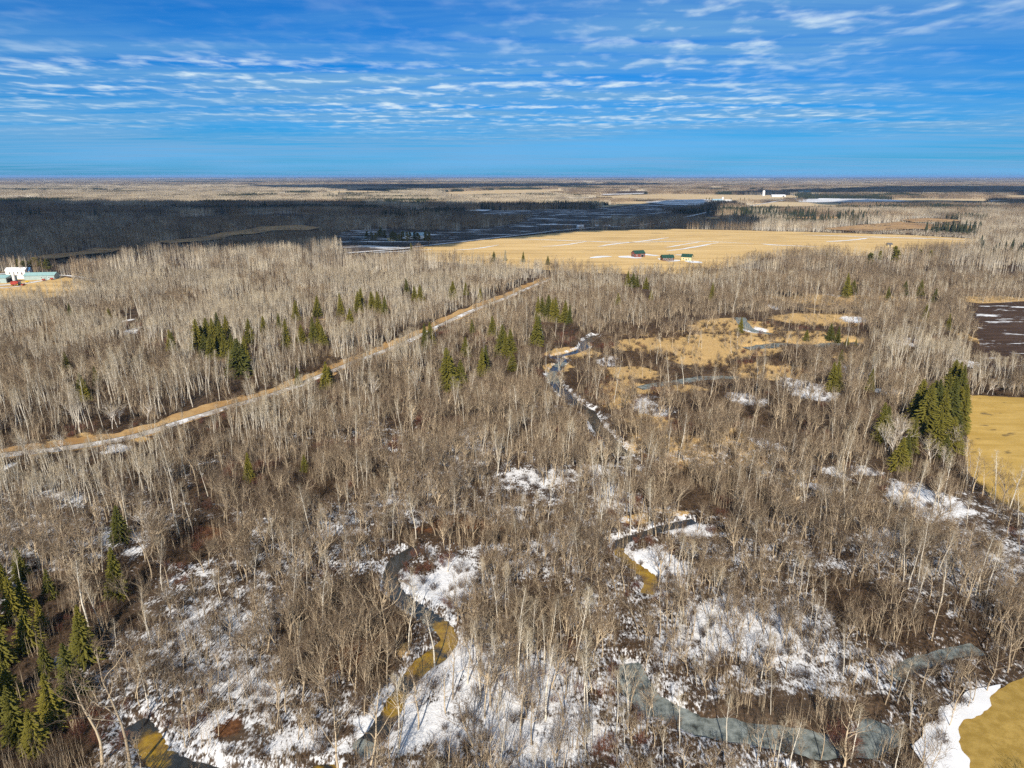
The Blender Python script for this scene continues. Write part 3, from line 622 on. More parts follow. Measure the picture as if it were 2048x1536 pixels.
# ------------------------------------------------------------------ scattering of what nobody could count
def scatter(name, protos, pts, rz, sc, label, cat, tilt=0.0):
    n = len(pts); me = bpy.data.meshes.new(name); me.vertices.add(n); me.vertices.foreach_set('co', np.asarray(pts, np.float32).ravel())
    rot = np.stack([rng.normal(0, tilt, n) if tilt else np.zeros(n), rng.normal(0, tilt, n) if tilt else np.zeros(n), rz], 1).astype(np.float32)
    a = me.attributes.new('rot', 'FLOAT_VECTOR', 'POINT'); a.data.foreach_set('vector', rot.ravel())
    sc = np.asarray(sc, np.float32); sc = np.stack([sc]*3, 1) if sc.ndim == 1 else sc
    a = me.attributes.new('size', 'FLOAT_VECTOR', 'POINT'); a.data.foreach_set('vector', sc.ravel())
    a = me.attributes.new('pick', 'INT', 'POINT'); a.data.foreach_set('value', rng.integers(0, len(protos), n).astype(np.int32))
    o = link(name, me); tag(o, label, cat, kind='stuff')
    ng = bpy.data.node_groups.new(name, 'GeometryNodeTree')
    ng.interface.new_socket('Geometry', in_out='INPUT', socket_type='NodeSocketGeometry'); ng.interface.new_socket('Geometry', in_out='OUTPUT', socket_type='NodeSocketGeometry')
    N, L = ng.nodes, ng.links; gi = N.new('NodeGroupInput'); go = N.new('NodeGroupOutput')
    iop = N.new('GeometryNodeInstanceOnPoints'); jn = N.new('GeometryNodeJoinGeometry')
    for m in protos:
        po = bpy.data.objects.new(m.name, m); oi = N.new('GeometryNodeObjectInfo'); oi.inputs['Object'].default_value = po; oi.inputs['As Instance'].default_value = False
        g2 = N.new('GeometryNodeGeometryToInstance'); L.new(oi.outputs['Geometry'], g2.inputs[0]); L.new(g2.outputs[0], jn.inputs[0])
    def attr(nm, typ):
        x = N.new('GeometryNodeInputNamedAttribute'); x.data_type = typ; x.inputs['Name'].default_value = nm
        return x.outputs['Attribute']
    e2r = N.new('FunctionNodeEulerToRotation'); L.new(attr('rot', 'FLOAT_VECTOR'), e2r.inputs[0])
    L.new(gi.outputs[0], iop.inputs['Points']); L.new(jn.outputs[0], iop.inputs['Instance']); iop.inputs['Pick Instance'].default_value = True
    L.new(attr('pick', 'INT'), iop.inputs['Instance Index']); L.new(e2r.outputs[0], iop.inputs['Rotation']); L.new(attr('size', 'FLOAT_VECTOR'), iop.inputs['Scale'])
    L.new(iop.outputs[0], go.inputs[0])
    md = o.modifiers.new('scatter', 'NODES'); md.node_group = ng
    return o
def grid(dmin, dmax, step, jit=0.9, margin=1.10, extra=14):
    """jittered points over the view's wedge of land between two distances"""
    k = CX/F*margin*1.03; hx = dmax*k+extra
    x, y = np.meshgrid(np.arange(-hx, hx, step), np.arange(max(dmin*0.55, 40), dmax, step)); x, y = x.ravel(), y.ravel()
    x = x+rng.uniform(-jit, jit, x.size)*step/2; y = y+rng.uniform(-jit, jit, y.size)*step/2
    d = y
    m = (d >= dmin) & (d < dmax) & (np.abs(x) < (y*CP+H*SP_)*k+extra)
    return x[m], y[m]
def free(x, y, pad=1.0):
    """not on fields, roads, trail or water"""
    ok = np.ones(x.shape, bool)
    for p in OPEN: ok &= ~inside(p, x, y)
    near = y < 720
    d = np.full(x.shape, 1e9); d[near] = pdist(trail[::2], x[near], y[near]); ok &= d > 8.0*pad
    for pth, w in CREEKS:
        d = np.full(x.shape, 1e9); d[near] = pdist(pth[::2], x[near], y[near]); ok &= d > w*1.15
    far = y > 600; d = np.full(x.shape, 1e9); d[far] = pdist(road_far[::3], x[far], y[far]); ok &= d > 15
    return ok

tl = [(-330, 955), (0, 906), (250, 872), (450, 812), (620, 756), (760, 702), (885, 645), (1000, 598), (1100, 556)]
A_POLYS = [(poly(*tl, (1080, 530), (1000, 515), (840, 503), (640, 488), (500, 508), (250, 520), (220, 560), (0, 592), (-330, 600)), 0.84),
           (poly((300, 880), (560, 812), (580, 925), (420, 975), (290, 960)), 0.85), (poly((560, 800), (700, 745), (850, 680), (880, 800), (700, 850), (580, 850)), 0.62),
           (poly((-330, 950), (0, 915), (330, 925), (310, 1030), (-330, 1090)), 0.75), (poly((1740, 690), (1945, 690), (1935, 785), (1760, 775)), 0.8), (poly((1100, 545), (1180, 525), (1400, 535), (1500, 580), (1300, 590), (1100, 600)), 0.5),
           (poly((1860, 590), (2300, 520), (2300, 590), (1960, 604)), 0.35), (poly((1945, 748), (2300, 745), (2300, 792), (1940, 786)), 0.9)]
SPARSE = [(poly((1110, 700), (1230, 655), (1400, 632), (1560, 622), (1720, 632), (1750, 700), (1600, 735), (1480, 770), (1380, 800), (1260, 810), (1190, 780), (1130, 740)), 0.085),
          (poly((1190, 780), (1400, 790), (1560, 735), (1600, 800), (1480, 850), (1330, 880), (1240, 850)), 0.20), (poly((1480, 850), (1660, 800), (1680, 880), (1560, 930), (1480, 920)), 0.22), (poly((1600, 930), (1760, 900), (1760, 1000), (1620, 1000)), 0.22), (poly((1780, 960), (1900, 960), (1900, 1060), (1780, 1060)), 0.15),
          (poly((1560, 560), (1800, 560), (1900, 610), (1860, 690), (1740, 690), (1700, 620)), 0.55), (poly((800, 1150), (850, 1105), (950, 1085), (960, 1180), (905, 1240), (815, 1190)), 0.12),
          (poly((310, 1430), (470, 1350), (700, 1360), (690, 1500), (500, 1540), (320, 1500)), 0.32), (poly((1230, 1080), (1420, 1040), (1400, 1090), (1340, 1150), (1290, 1150)), 0.25), (poly((1560, 750), (1660, 750), (1670, 800), (1600, 805)), 0.2),
          (poly((380, 1060), (480, 1040), (470, 1110), (390, 1120)), 0.45), (poly((1930, 600), (1955, 600), (1960, 745), (1935, 745)), 0.05), (poly((800, 1225), (900, 1215), (930, 1290), (830, 1330), (740, 1480), (690, 1440), (760, 1330)), 0.4), (poly((-100, 735), (330, 735), (340, 870), (-100, 890)), 0.62),
          (poly((235, 615), (270, 615), (300, 680), (260, 690)), 0.05)]
def inside_dist(pth, x, y):
    d = np.full(x.shape, 1e9); m = y < 720; d[m] = pdist(pth, x[m], y[m]); return d
SIGHT = [(np.array(p)+np.array((-a*s, -s)), w, r) for p, w, s, r, a in ((creek_a, 0, 7, 7, 0), (creek_b, 0, 5, 6, 0), (creek_c, 0, 6, 6, 0), (creek_d, 0, 10, 9, 0), (pond_e, 0, 9, 9, 0), (pond_f, 0, 12, 12, 0), (pond_g, 0, 12, 10, 0), (trail, 0, 12, 8, -0.4))]
def forest(x, y):
    pa = np.full(x.shape, 0.10)
    for p, a in A_POLYS: pa = np.where(inside(p, x, y), a, pa)
    pa = np.clip(pa-0.75*sstep(vnoise(x, y, 30, 101), 0.56, 0.68)*(pa > 0.2)+(vnoise(x, y, 26, 108)-0.45)*0.5, 0.02, 0.98)
    den = 0.56+0.85*(vnoise(x, y, 20, 102)-0.5)+0.12*sstep(pa, 0.35, 0.7)-0.5*sstep(vnoise(x, y, 13, 107), 0.54, 0.66)
    for pth, w, dd in SIGHT: den = den*(1-0.82*(inside_dist(pth, x, y) < dd))
    den = den+0.10*(y < 175)*(vnoise(x, y, 9, 118) > 0.38)
    for p, s in SPARSE: den = np.where(inside(p, x, y), np.minimum(den, s), den)
    return pa, den
CLUMPS = [
 ('dark green spruce in the tight clump on the far side of the dirt trail', 'spruces in the tight clump', ((398, 708, 55), (412, 720, 40), (425, 722, 45), (432, 705, 50), (446, 710, 48), (440, 690, 45), (472, 745, 55), (480, 752, 62), (492, 735, 50), (500, 690, 40), (342, 706, 34), (455, 680, 35), (420, 700, 44), (438, 716, 40), (452, 722, 42), (408, 704, 40), (488, 745, 44), (465, 715, 36), (347, 708, 30))),
 ('olive spruce scattered along the far edge of the dirt trail', 'spruces along the far trail edge', ((573, 698, 42), (605, 690, 36), (630, 690, 48), (640, 688, 44), (648, 695, 34), (682, 633, 36), (592, 640, 30), (635, 632, 30), (716, 625, 36), (722, 620, 36), (745, 620, 30), (758, 626, 34), (530, 672, 30), (560, 660, 26), (770, 630, 28), (700, 650, 30))),
 ('small spruce standing on the very edge of the dirt trail', 'spruces on the trail edge', ((596, 770, 30), (652, 778, 44), (660, 770, 30))),
 ('tall olive spruce in the loose group midway between trail and creek', 'spruces between trail and creek', ((852, 700, 42), (862, 692, 36), (898, 780, 60), (905, 776, 55), (920, 770, 42), (963, 750, 46), (970, 742, 42), (1003, 710, 48), (1012, 715, 40), (1022, 705, 36), (1025, 740, 34), (945, 668, 26), (985, 672, 34), (930, 710, 30))),
 ('spruce in the grove at the head of the dark open creek', 'spruces at the head of the creek', ((1072, 690, 46), (1076, 682, 40), (1075, 640, 36), (1085, 636, 38), (1098, 638, 42), (1106, 640, 36), (1112, 642, 38), (1130, 645, 34), (1138, 650, 30))),
 ('small olive spruce in the brown woods below the green roofed houses', 'spruces below the houses', ((1255, 572, 22), (1265, 574, 24), (1274, 573, 20), (1292, 578, 20), (1424, 600, 28), (1302, 600, 16), (1236, 610, 18))),
 ('olive spruce scattered through the straw meadow and pools', 'spruces in the straw meadow', ((1690, 595, 36), (1694, 590, 30), (1705, 588, 24), (1480, 668, 26), (1612, 682, 18), (1660, 680, 26), (1675, 682, 26), (1840, 592, 24), (1775, 600, 24), (1808, 590, 24), (1850, 640, 26), (1895, 660, 26), (1868, 605, 22), (1693, 694, 16), (1710, 698, 14))),
 ('dark pine in the wooded strip beyond the big woods', 'pines in the wooded strip', ((1740, 535, 26), (1735, 540, 28), (1785, 535, 34), (1792, 540, 38), (1758, 530, 22), (1650, 530, 18), (1860, 528, 20), (1840, 520, 18))),
 ('dense olive spruce of the grove beside the golden hay field', 'spruces beside the hay field', ((1845, 870, 86), (1855, 862, 80), (1866, 868, 84), (1878, 872, 70), (1835, 850, 66), (1895, 868, 80), (1905, 858, 72), (1916, 868, 76), (1908, 800, 60), (1898, 792, 56), (1918, 806, 58), (1888, 840, 66), (1926, 826, 40), (1762, 880, 66), (1770, 870, 50), (1795, 938, 52), (1806, 930, 50), (1885, 922, 40), (1820, 905, 56), (1872, 900, 60), (1900, 905, 60), (1912, 895, 52))),
 ('lone spruce among leafless trees by the bare snow crescent', 'spruces by the snow crescent', ((1664, 782, 48), (1670, 778, 44), (1738, 782, 34), (1680, 728, 20))),
 ('spruce among the leafless woods at the far bend of the trail', 'spruces at the far trail bend', ((905, 598, 26), (932, 590, 22), (842, 604, 30), (814, 588, 26), (830, 600, 24), (988, 525, 17), (1010, 522, 16), (1046, 525, 16), (1095, 530, 16), (960, 600, 20))),
 ('dark spruce pair in the woods close behind the dirt trail start', 'spruces by the trail start', ((168, 795, 40), (172, 800, 34), (195, 772, 30), (135, 740, 26), (140, 630, 18), (218, 634, 16))),
 ('yellow green spruce in the dark creek woods', 'spruces in the creek woods', ((243, 1085, 70), (235, 1195, 96), (150, 1400, 100), (172, 1320, 80), (168, 1290, 70), (40, 1480, 85), (75, 1500, 75), (-10, 1430, 80), (45, 1160, 60), (30, 1240, 80), (12, 1190, 60), (-20, 1270, 90), (500, 965, 50), (610, 945, 36), (62, 1290, 70), (10, 1330, 90), (110, 1450, 90), (20, 1400, 70), (95, 1350, 60), (50, 1225, 60), (85, 1260, 60), (100, 1195, 55))),
]
NEAR, MID, FAR_ = 640.0, 1500.0, 9000.0
x, y = grid(58, NEAR, 2.55); ok = free(x, y); x, y = x[ok], y[ok]
pa, den = forest(x, y)
for cu, cv in [at(u, v) for _l, _g, q in CLUMPS for u, v, _h in q]:       # room around and light before each conifer
    L = 12+0.06*cv; den = np.where((np.abs(x-cu*(y/cv)) < 4.2) & (y < cv+2.5) & (y > cv-L), den*0.10, den)
keep = rng.random(x.size) < den; x, y, pa = x[keep], y[keep], pa[keep]
isa = rng.random(x.size) < pa; z = relief(x, y)
u_, v_ = pix(x, y, z)
inview = (u_ > -30) & (u_ < 2078) & (v_ > 300) & (v_ < 1640)
def nearest(mask, n):
    idx = np.where(mask & inview)[0]; return idx[np.argsort(np.hypot(x[idx], y[idx]))[:n]]
big_h, big_a = nearest(~isa, 270), nearest(isa, 270)
solo = np.zeros(x.size, bool); solo[big_h] = True; solo[big_a] = True
rz_all = rng.uniform(0, 6.283, x.size); sc_all = rng.uniform(0.72, 1.12, x.size)*(0.78+0.34*sstep(vnoise(x, y, 32, 105), 0.35, 0.65))
vi_all = rng.integers(0, 1000, x.size); sc_all = sc_all*np.where(isa, 0.92, 0.76)

def tree(kind, i, name, loc, rz, sc, label, cat, group=None, parts=('trunk', 'crown')):
    r = bpy.data.objects.new(name, None); COL.objects.link(r); r.location = loc; r.rotation_euler = (0, 0, rz); r.scale = (sc, sc, sc); tag(r, label, cat, group)
    for pn, me in ((parts[0], kind.tr[i % len(kind.tr)]), (parts[1], kind.cr[i % len(kind.cr)])):
        o = bpy.data.objects.new(pn, me); COL.objects.link(o); o.parent = r
    return r
Z_LEFT = poly((-400, 1040), (780, 1100), (785, 1180), (860, 1240), (760, 1420), (640, 1545), (560, 1640), (-400, 1640))
Z_FLAT = poly((840, 1080), (1060, 1080), (1240, 1180), (1250, 1330), (1330, 1420), (1560, 1470), (1760, 1480), (1860, 1640), (560, 1640), (760, 1450), (900, 1270), (800, 1160))
Z_OX = poly((1250, 1330), (1290, 1170), (1420, 1060), (1700, 1060), (1900, 1290), (1790, 1340), (1760, 1450), (1560, 1450), (1400, 1430))
def hw_label(px_, py_):
    one = lambda p: bool(inside(p, np.array([px_]), np.array([py_]))[0])
    if one(Z_FLAT): return 'bare brown hardwood tree on the snowy flat between amber creek and frozen oxbow', 'hardwoods on the snowy flat'
    if one(Z_OX): return 'bare tan hardwood tree standing inside the bend of the frozen oxbow channel', 'hardwoods inside the frozen oxbow'
    if one(Z_LEFT): return 'bare brown hardwood tree in the dark woods behind the amber creek loop', 'hardwoods of the dark creek woods'
    if pix(px_, py_)[0] > 1600: return 'bare brown hardwood tree in the strip of woods along the turf field', 'hardwoods along the turf field'
    return 'bare brown hardwood tree in the thick woods upstream of the snowy creek bends', 'hardwoods upstream of the bends'
def looks(sc, wide): return ('short ' if sc < 0.62 else 'tall ' if sc > 0.78 else 'medium ')+('narrow ', 'round ', 'spreading ')[wide]
def asp_label(px_, py_):
    u, v = pix(px_, py_)
    if u > 1500: return 'pale aspen among brown hardwoods beside the turf and hay fields', 'aspens beside the fields'
    if v > 1060: return 'pale aspen scattered among the hardwoods of the snowy creek woods', 'aspens of the creek woods'
    return 'pale aspen in the dense stand along the lower edge of the dirt trail', 'aspens beside the dirt trail'
for i in big_h:
    lb, gp = hw_label(x[i], y[i]); lb = looks(sc_all[i], (2 if vi_all[i] % 12 > 8 else vi_all[i] % 12 % 3))+lb; tree(HW, vi_all[i], 'hardwood_tree', (x[i], y[i], z[i]), rz_all[i], sc_all[i], lb, 'tree', gp)
for i in big_a:
    lb, gp = asp_label(x[i], y[i]); lb = looks(sc_all[i], 2 if vi_all[i] % 8 % 3 == 0 else 0)+lb; tree(ASP, vi_all[i], 'aspen_tree', (x[i], y[i], z[i]), rz_all[i], sc_all[i], lb, 'tree', gp)
P3 = np.stack([x, y, z], 1)
m = isa & ~solo; scatter('aspen_woods', ASP.full, P3[m], rz_all[m], sc_all[m], 'dense pale woods of leafless aspens beyond the nearer trees', 'woods', 0.03)
m = ~isa & ~solo; scatter('hardwood_woods', HW.full, P3[m], rz_all[m], sc_all[m], 'thick brown woods of leafless hardwoods beyond the nearer trees', 'woods', 0.05)
# brush under the trees
x, y = grid(56, 430, 1.9); ok = free(x, y, 0.55); x, y = x[ok], y[ok]; pa, den = forest(x, y)
keep = rng.random(x.size) < np.clip(0.30+1.1*(vnoise(x, y, 12, 111)-0.42), 0.08, 0.8)*(1-0.7*zones(x, y)[0])*(1-0.85*sstep(zones(x, y)[1], 0.5, 0.8)); x, y = x[keep], y[keep]
rb = (vnoise(x, y, 16, 112) > 0.66); P3 = np.stack([x, y, relief(x, y)], 1)
scatter('brush_undergrowth', BUSH, P3[~rb], rng.uniform(0, 6.28, (~rb).sum()), rng.uniform(0.6, 1.35, (~rb).sum()), 'grey brown twiggy brush covering the forest floor', 'undergrowth')
scatter('red_undergrowth', REDB, P3[rb], rng.uniform(0, 6.28, rb.sum()), rng.uniform(0.6, 1.2, rb.sum()), 'reddish brown twiggy brush in patches on the forest floor', 'undergrowth')

def thicket(seed):
    r = np.random.default_rng(seed); c = MB()
    for i in range(11):
        p = np.array((*r.uniform(-1.6, 1.6, 2), -0.2)); h = r.uniform(2.5, 6.5); d = unit(np.array((r.normal()*0.06, r.normal()*0.06, 1)))
        c.tube([p, p+d*h*0.55, p+unit(d+r.normal(size=3)*0.05)*h], [0.035, 0.025, 0.0], 3, 0)
        for j in range(7): q = p+d*h*r.uniform(0.35, 0.95); c.cone(q, q+unit(rdir(r, Z, 0.6))*r.uniform(0.4, 1.1), 0.014, 1)
    return c.mesh('thicket', [M_HW_TRUNK, M_HW_TWIG])
THICK = [thicket(540+i) for i in range(6)]
x, y = grid(56, 520, 2.6); ok = free(x, y, 0.9); x, y = x[ok], y[ok]; pa, den = forest(x, y)
keep = rng.random(x.size) < np.clip(0.38+1.6*(vnoise(x, y, 17, 115)-0.5), 0.03, 0.85)*np.clip(den*2.2, 0.15, 1)*(1-0.8*sstep(zones(x, y)[0], 0.84, 0.98))*(1-0.9*sstep(zones(x, y)[1], 0.5, 0.8)); x, y = x[keep], y[keep]
scatter('sapling_undergrowth', THICK, np.stack([x, y, relief(x, y)], 1), rng.uniform(0, 6.28, x.size), rng.uniform(0.6, 1.15, x.size), 'thin leafless saplings crowding under the taller trees', 'undergrowth')

# middle distance
ASPBAND = [poly((-400, 372), (640, 372), (1180, 395), (1190, 410), (900, 404), (600, 408), (0, 410), (-400, 412)), poly((700, 405), (950, 398), (1180, 400), (1190, 415), (1000, 412), (760, 414)),
           poly((-400, 500), (0, 500), (0, 600), (-400, 620)), A_POLYS[0][0], poly((1500, 430), (1800, 425), (2400, 440), (2400, 480), (1900, 480), (1500, 470)), poly((1900, 480), (2400, 470), (2400, 560), (1900, 560))]
def scrub(x, y):
    """low scrub grows along the near edge of the open land"""
    m = np.zeros(x.shape, bool)
    for p in [q for _n, _m, q in F_FAR]:
        for k in (1.03, 1.06, 1.09, 1.12, 1.15): m |= inside(p, x*k, y*k)
    for k in (1.03, 1.06, 1.10): m |= inside(P_BLACK, x*k, y*k) & (x < 60)
    return m
def far_kind(x, y):
    pa = 0.22+0.55*(vnoise(x, y, 260, 121)-0.5)*2
    for p in ASPBAND[:2]: pa = np.where(inside(p, x, y), 0.95, pa)
    for p in ASPBAND[2:]: pa = np.where(inside(p, x, y), 0.6, pa)
    return pa
x, y = grid(NEAR, MID, 12.0, 0.5); ok = free(x, y); x, y = x[ok], y[ok]
ok = rng.random(x.size) < 0.5+1.6*(vnoise(x, y, 55, 122)-0.40); x, y = x[ok], y[ok]
isa = rng.random(x.size) < np.clip(far_kind(x, y), 0, 1)
P3 = np.stack([x, y, np.zeros_like(x)], 1); rz = rng.uniform(0, 6.28, x.size); sz = rng.uniform(0.75, 1.1, x.size); lowz = np.where(scrub(x, y), 0.25, 1.0); sz = np.stack([sz, sz, sz*lowz], 1)
midA, midH = (P3[isa], rz[isa], sz[isa]), (P3[~isa], rz[~isa], sz[~isa])
scatter('distant_aspen_woods', T_ASP, *midA, 'pale leafless woods around and beyond the farm fields', 'woods')
scatter('distant_hardwood_woods', T_HW, *midH, 'dark brown leafless woods around and beyond the farm fields', 'woods')
# scrub on the marsh meadows
x, y = grid(NEAR, 2600, 13.0); ok = np.zeros(x.size, bool)
for nm, _m, p in F_FAR:
    if nm == 'marsh_meadow': ok |= inside(p, x, y)
ok &= rng.random(x.size) < np.clip(2.2*(vnoise(x, y, 45, 127)-0.42), 0.02, 0.7); x, y = x[ok], y[ok]
scatter('marsh_scrub_undergrowth', T_HW, np.stack([x, y, np.full_like(x, 0.4)], 1), rng.uniform(0, 6.28, x.size), np.stack([np.ones(x.size), np.ones(x.size), rng.uniform(0.12, 0.32, x.size)], 1), 'low brown scrub on the tan marsh meadows', 'undergrowth')
# far plain
for nm, protos, (d0, d1, st, kxy) in (('far', None, (MID, FAR_, 56.0, 1.0)), ('horizon', None, (FAR_, 26000.0, 150.0, 2.6))):
    x, y = grid(d0, d1, st, 0.6); ok = free(x, y); x, y = x[ok], y[ok]
    ok = vnoise(x, y, 700 if nm == 'far' else 2600, 131, 3) > 0.34; x, y = x[ok], y[ok]
    f = far_kind(x, y) if nm == 'far' else 0.5+1.6*(vnoise(x, y*2.5, 3000, 132)-0.5)
    s = vnoise(x, y*2, 420 if nm == 'far' else 3000, 133, 3); spr = s > (0.63 if nm == 'far' else 0.60)  # dark evergreen bands, partly a stand-in for cloud shade on the plain
    isa = (rng.random(x.size) < np.clip(f, 0, 1)) & ~spr; ish = ~isa & ~spr
    P3 = np.stack([x, y, np.zeros_like(x)], 1); rz = rng.integers(0, 4, x.size)*math.pi/2+rng.normal(0, 0.1, x.size)
    sz = np.stack([np.full(x.size, kxy), np.full(x.size, kxy), rng.uniform(0.85, 1.15, x.size)*np.where(scrub(x, y), 0.25, 1.0)], 1)
    scatter(nm+'_aspen_woods', U_ASP, P3[isa], rz[isa], sz[isa], 'pale leafless woods on the plain towards the horizon', 'woods')
    scatter(nm+'_hardwood_woods', U_HW, P3[ish], rz[ish], sz[ish], 'brown leafless woods on the plain towards the horizon', 'woods')
    scatter(nm+'_spruce_woods', U_SPR, P3[spr], rz[spr], sz[spr], 'dark evergreen woods, partly imitated cloud shade, on the plain towards the horizon', 'woods')

# ------------------------------------------------------------------ conifers one can point at
def ztree(px_, py_): return float(relief(np.array([px_]), np.array([py_]))[0])
ntree = [0]
def conifer(kind, u, v, hpx, label, group=None, name='spruce_tree'):
    """u, v: foot of the tree in the photograph, hpx: its height there"""
    px_, py_ = at(u, v); d = py_*CP+H*SP_; ntree[0] += 1; i = ntree[0]
    me = kind.cr[i % len(kind.cr)]; hh = max(q.co.z for q in me.vertices)
    want = hpx*d/F/math.cos(math.atan2(H, py_))
    r = tree(kind, i, name, (px_, py_, ztree(px_, py_) if py_ < 640 else 0), i*2.4, want/hh, label, 'spruce' if kind is SPR else 'pine', group)
    q = 0.85+0.5*((i*37) % 11)/11; r.scale = (want/hh*q, want/hh*q*(0.9+0.02*((i*13) % 9)), want/hh*(0.88+0.2*((i*29) % 7)/7)); r.rotation_euler = (0.03*math.sin(i*3.1), 0.03*math.cos(i*1.7), i*2.4)
    return r
for lb, gp, spots in CLUMPS:
    kd = PIN if 'pine' in lb else SPR
    md = sorted(q[2] for q in spots)[len(spots)//2]
    for u, v, hp in spots: conifer(kd, u, v, hp*(1.05 if 'creek woods' in lb else 1.3), ('shorter ' if hp < md else 'taller ') + lb.replace('tall ', '') if len(spots) > 6 else lb, gp, 'pine_tree' if kd is PIN else 'spruce_tree')
for u in range(735, 860, 7): conifer(PIN, u+(u*7) % 5, 486+(u*13) % 9-4+(u-735)*0.05, 24+(u*5) % 6, 'tall dark pine in the grove around the pale blue roofed farmhouse', 'pines around the farmhouse', 'pine_tree')
conifer(SPR, 823, 505, 19, 'lone dark spruce at the roadside by the farmhouse grove')
for u, v in ((52, 548), (60, 546), (68, 545), (76, 544), (84, 545), (92, 548), (100, 549), (40, 545)): conifer(PIN, u, v, 26+u % 6, 'dark pine in the shelter belt behind the teal roofed sheds', 'pines behind the sheds', 'pine_tree')
for u, v in ((1412, 402), (1418, 402), (1424, 402.5), (1462, 403), (1480, 403), (1488, 403), (1498, 403)): conifer(PIN, u, v, 7, 'far dark pine beside the distant farm', 'pines by the distant farm', 'pine_tree')
# dark evergreen belts too dense to count
pts = []
for u0, v0, u1, v1, n, s in ((960, 418, 1190, 416, 210, 1.5), (760, 440, 930, 428, 170, 2.5), (820, 433, 900, 428, 70, 1.5), (690, 391, 800, 391, 80, 1.0), (1400, 424, 1560, 428, 130, 3), (1560, 432, 1760, 442, 120, 4), (1600, 390, 1950, 393, 150, 1.5),
                             (330, 425, 640, 418, 110, 3.0), (0, 428, 330, 424, 30, 3), (640, 398, 960, 404, 90, 4), (1700, 420, 2048, 425, 70, 4), (1480, 446, 1720, 452, 50, 3), (1850, 460, 1960, 468, 40, 2), (300, 400, 640, 395, 50, 3), (1950, 500, 2048, 520, 10, 8)):
    for k in range(int(n*1.7)):
        t = rng.random(); pts.append(at(u0+(u1-u0)*t, v0+(v1-v0)*t+rng.normal()*s))
pts = np.array(pts); ok = free(pts[:, 0], pts[:, 1]); pts = pts[ok]
scatter('evergreen_belt_woods', LOWSPR, np.stack([pts[:, 0], pts[:, 1], np.zeros(len(pts))], 1), rng.uniform(0, 6.28, len(pts)), rng.uniform(0.95, 1.5, len(pts)), 'dark evergreen belts along the edges of the far fields', 'woods')

# ------------------------------------------------------------------ birches and other trees one can point at
def foot(kind, i, name, u, v, hpx, label, cat, group=None):
    px_, py_ = at(u, v); d = py_*CP+H*SP_; hh = max(q.co.z for q in kind.cr[i % len(kind.cr)].vertices)
    return tree(kind, i, name, (px_, py_, ztree(px_, py_)), i*1.7, hpx*d/F/math.cos(math.atan2(H, py_))/hh, label, cat, group)
foot(BIR, 0, 'birch_tree', 317, 1100, 100, 'single white birch with a fan crown beside brown litter clearing', 'tree')
for k, (u, v, hp) in enumerate(((66, 930, 62), (78, 935, 58), (132, 918, 60), (50, 912, 52), (155, 845, 52), (160, 850, 50), (225, 858, 54), (235, 855, 56), (240, 848, 50), (296, 845, 50), (300, 690, 40), (60, 700, 40), (72, 720, 42), (815, 640, 34), (895, 590, 26), (800, 590, 26))):
    foot(BIR, k, 'birch_tree', u, v, hp, 'white open crowned birch near the far edge of the dirt trail', 'tree', 'white birches near the trail')
for k, (u, v, hp) in enumerate(((1770, 905, 74), (1776, 900, 78), (1800, 890, 70), (1860, 935, 66), (1905, 905, 60), (1785, 915, 60), (1885, 940, 50))):
    foot(BIR, k, 'birch_tree', u, v, hp, 'white birch standing against the olive spruce grove by the hay field', 'tree', 'white birches by the spruce grove')
for k, u in enumerate((1962, 1974, 1985, 2008, 2018, 2026, 2036, 2044)):
    foot(BIR, k, 'birch_tree', u, 788+k % 3, 34, 'white birch in the row between ploughed field and hay field', 'tree', 'white birches between the fields')
foot(BIR, 1, 'birch_tree', 745, 805, 60, 'white birch with spreading limbs in the woods below the trail', 'tree', 'white birches below the trail')
foot(BIR, 2, 'birch_tree', 836, 790, 60, 'white birch with spreading limbs in the woods below the trail', 'tree', 'white birches below the trail')
for k, (u, v, hp, lb) in enumerate(((262, 1540, 230, 'wide crowned bare tree leaning at the tip of the amber creek loop'), (672, 1560, 190, 'gnarled wide bare tree overhanging the downstream creek bank'), (742, 1530, 150, 'pale bare tree rising straight from the snowy creek bank'), (205, 1530, 170, 'thin crooked bare tree beside the yellow green spruces'),
                                   (832, 1385, 90, 'single pale bare tree on the snow beside the amber creek elbow'), (2015, 1345, 130, 'leaning pale bare tree at the corner of the turf field'), (1690, 1530, 120, 'bare tree rising out of the frozen oxbow edge'))):
    foot(HW, k+1, 'hardwood_tree', u, v, hp, lb, 'tree')
# red willow shrub
rx, ry = at(1690, 1500); w = bpy.data.objects.new('willow_shrub', None); COL.objects.link(w); w.location = (rx, ry, ztree(rx, ry)); tag(w, 'large red twigged willow shrub at the frozen oxbow', 'shrub')
r_ = np.random.default_rng(55); st = MB(); tw = MB()
for k in range(26):
    a = r_.uniform(0, 6.28); d = unit(np.array((math.cos(a)*r_.uniform(0.2, 0.9), math.sin(a)*r_.uniform(0.2, 0.9), 1))); L = r_.uniform(4.0, 6.5); st.tube([np.array((0, 0, -0.3))+d*0.2, d*L*0.6, d*L*0.6+unit(d+Z*0.4)*L*0.4], [0.06, 0.035, 0.012], 4, 0)
    for j in range(9): q = d*L*0.6*r_.uniform(0.5, 1)+Z*0.1*j; branch(r_, tw, q, rdir(r_, d, 0.5), L*0.4, 0.02, 0, 0, 0, 6, 0.15, 0.016)
link('stem', st.mesh('stem', [M_HW_TRUNK]), w); link('crown', tw.mesh('twigs', [M_REDTWIG]), w)
